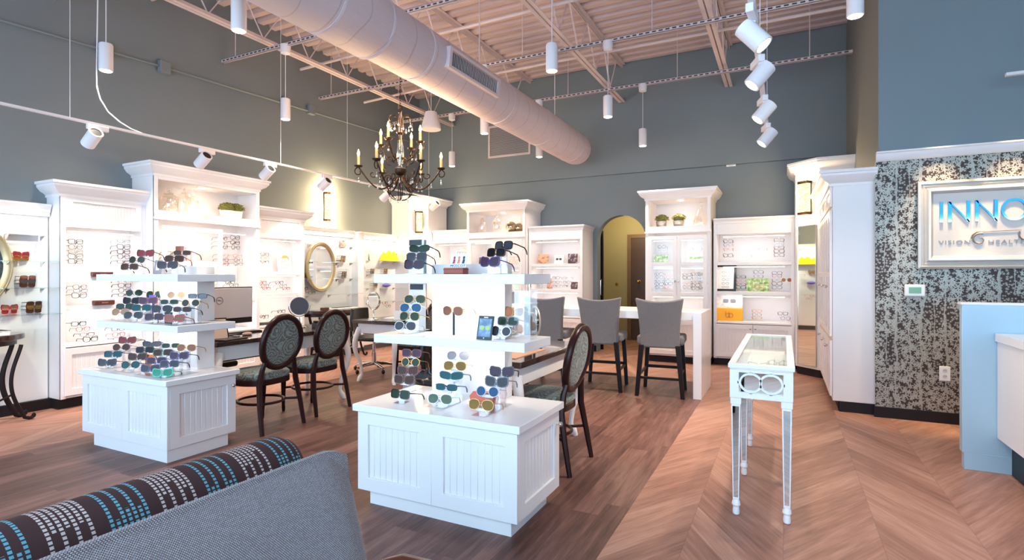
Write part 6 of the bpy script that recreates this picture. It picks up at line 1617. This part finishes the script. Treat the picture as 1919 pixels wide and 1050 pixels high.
sc2 = [(c0[0] - .058, -.02, c0[1] + .012), (c0[0] - .05, -.02, c0[1] + .04), (c0[0] - .02, -.02, c0[1] + .068), (pA[0], -.02, pA[1]), (pB[0], -.02, pB[1]), (pC[0], -.02, pC[1])]
MB().tube(sc2, [.006, .006, .005, .004, .003, .003], 6).build('scroll', gm, t)
c1 = on_sign(1926, 440); sc3 = []
for i in range(30):
    q = i / 29; a = 2.6 + 5.6 * q; r = .060 - .045 * q; sc3.append((c1[0] + r * math.cos(a), -.02, c1[1] + r * math.sin(a)))
MB().tube(sc3, .006, 6).build('scroll', gm, t)
# thermostat, outlet, small wall items
t = thing('thermostat', 'white thermostat with a green display on the papered wall', 'thermostat', (1.052, 6.028, 1.177)); MB().box(-.078, .078, -.026, 0, -.055, .055).build('case', PLATE, t, bevel=.012, seg=3); MB().box(-.046, .046, -.028, -.025, -.026, .030).build('display', M('lcd_green', (120, 176, 148), .25), t)
t = thing('wall_outlet', 'white double outlet low on the papered wall by the reception panel', 'outlet', (1.271, 6.028, .442)); MB().box(-.04, .04, -.008, 0, -.064, .064).build('cover_plate', PLATE, t, bevel=.003)
for z in (-.026, .026):
    MB().lathe([(.018, 0), (.018, .002)], 16, Matrix.Translation((0, -.008, z)) @ Matrix.Rotation(PI / 2, 4, 'X')).build('socket', M('socket_grey', (220, 220, 222), .4), t)
    MB().box(-.008, -.005, -.0115, -.0095, z, z + .01).box(.005, .008, -.0115, -.0095, z, z + .01).build('slot', BLACK, t)
p = at_y(1390, 306, 8.99); t = thing('motion_sensor', 'small white sensor on the rear wall under the dark ledge line', 'sensor', (at_y(1370, 309, 8.99).x, 8.995, at_y(1370, 309, 8.99).z)); MB().box(-.07, .07, -.03, 0, -.03, .02).build('housing', PLATE, t, bevel=.006); MB().box(-.03, .03, -.034, -.028, -.02, .0).build('lens', M('sensor_lens', (225, 220, 220), .3), t)
t = thing('security_camera', 'tiny white dome camera on the far corner column', 'camera', (-6.085, 8.125, 2.50), PI / 4); MB().ell((0, -.02, 0), (.035, .04, .025)).build('housing', PLATE, t); MB().ell((0, -.05, -.006), (.012, .014, .012)).build('lens', BLACK, t)
for o in PROTOS: bpy.data.objects.remove(o)
# ================================================================== LIGHT, CAMERA
w = bpy.data.worlds.new('daylight'); bpy.context.scene.world = w; w.use_nodes = True
bg = w.node_tree.nodes['Background']; bg.inputs[0].default_value = (*SKYC, 1); bg.inputs[1].default_value = SKYS
point('hall_fill_light', (-2.6, 10.0, 2.4), P_HALL, (1, .84, .55), .15)  # added light without a fixture, brightens the hall walls
cam = bpy.data.cameras.new('camera'); co = bpy.data.objects.new('camera', cam); COL.objects.link(co)
cam.sensor_width = 36; cam.sensor_fit = 'HORIZONTAL'; cam.lens = FPX * 36 / 1919; cam.shift_y = -(525 - HOR) / 1919; cam.clip_start = .05
co.location = (0, 0, CAM_H); co.rotation_euler = (PI / 2, 0, YAW)
s = bpy.context.scene; s.camera = co
s.view_settings.view_transform = 'Standard'; s.view_settings.look = 'None'; s.view_settings.gamma = 1; s.view_settings.use_curve_mapping = False
s.view_settings.exposure = EXPO
s.cycles.max_bounces = 8; s.cycles.diffuse_bounces = 5; s.cycles.glossy_bounces = 4; s.cycles.transparent_max_bounces = 16; s.cycles.caustics_reflective = False; s.cycles.caustics_refractive = False
s.cycles.sample_clamp_indirect = 6
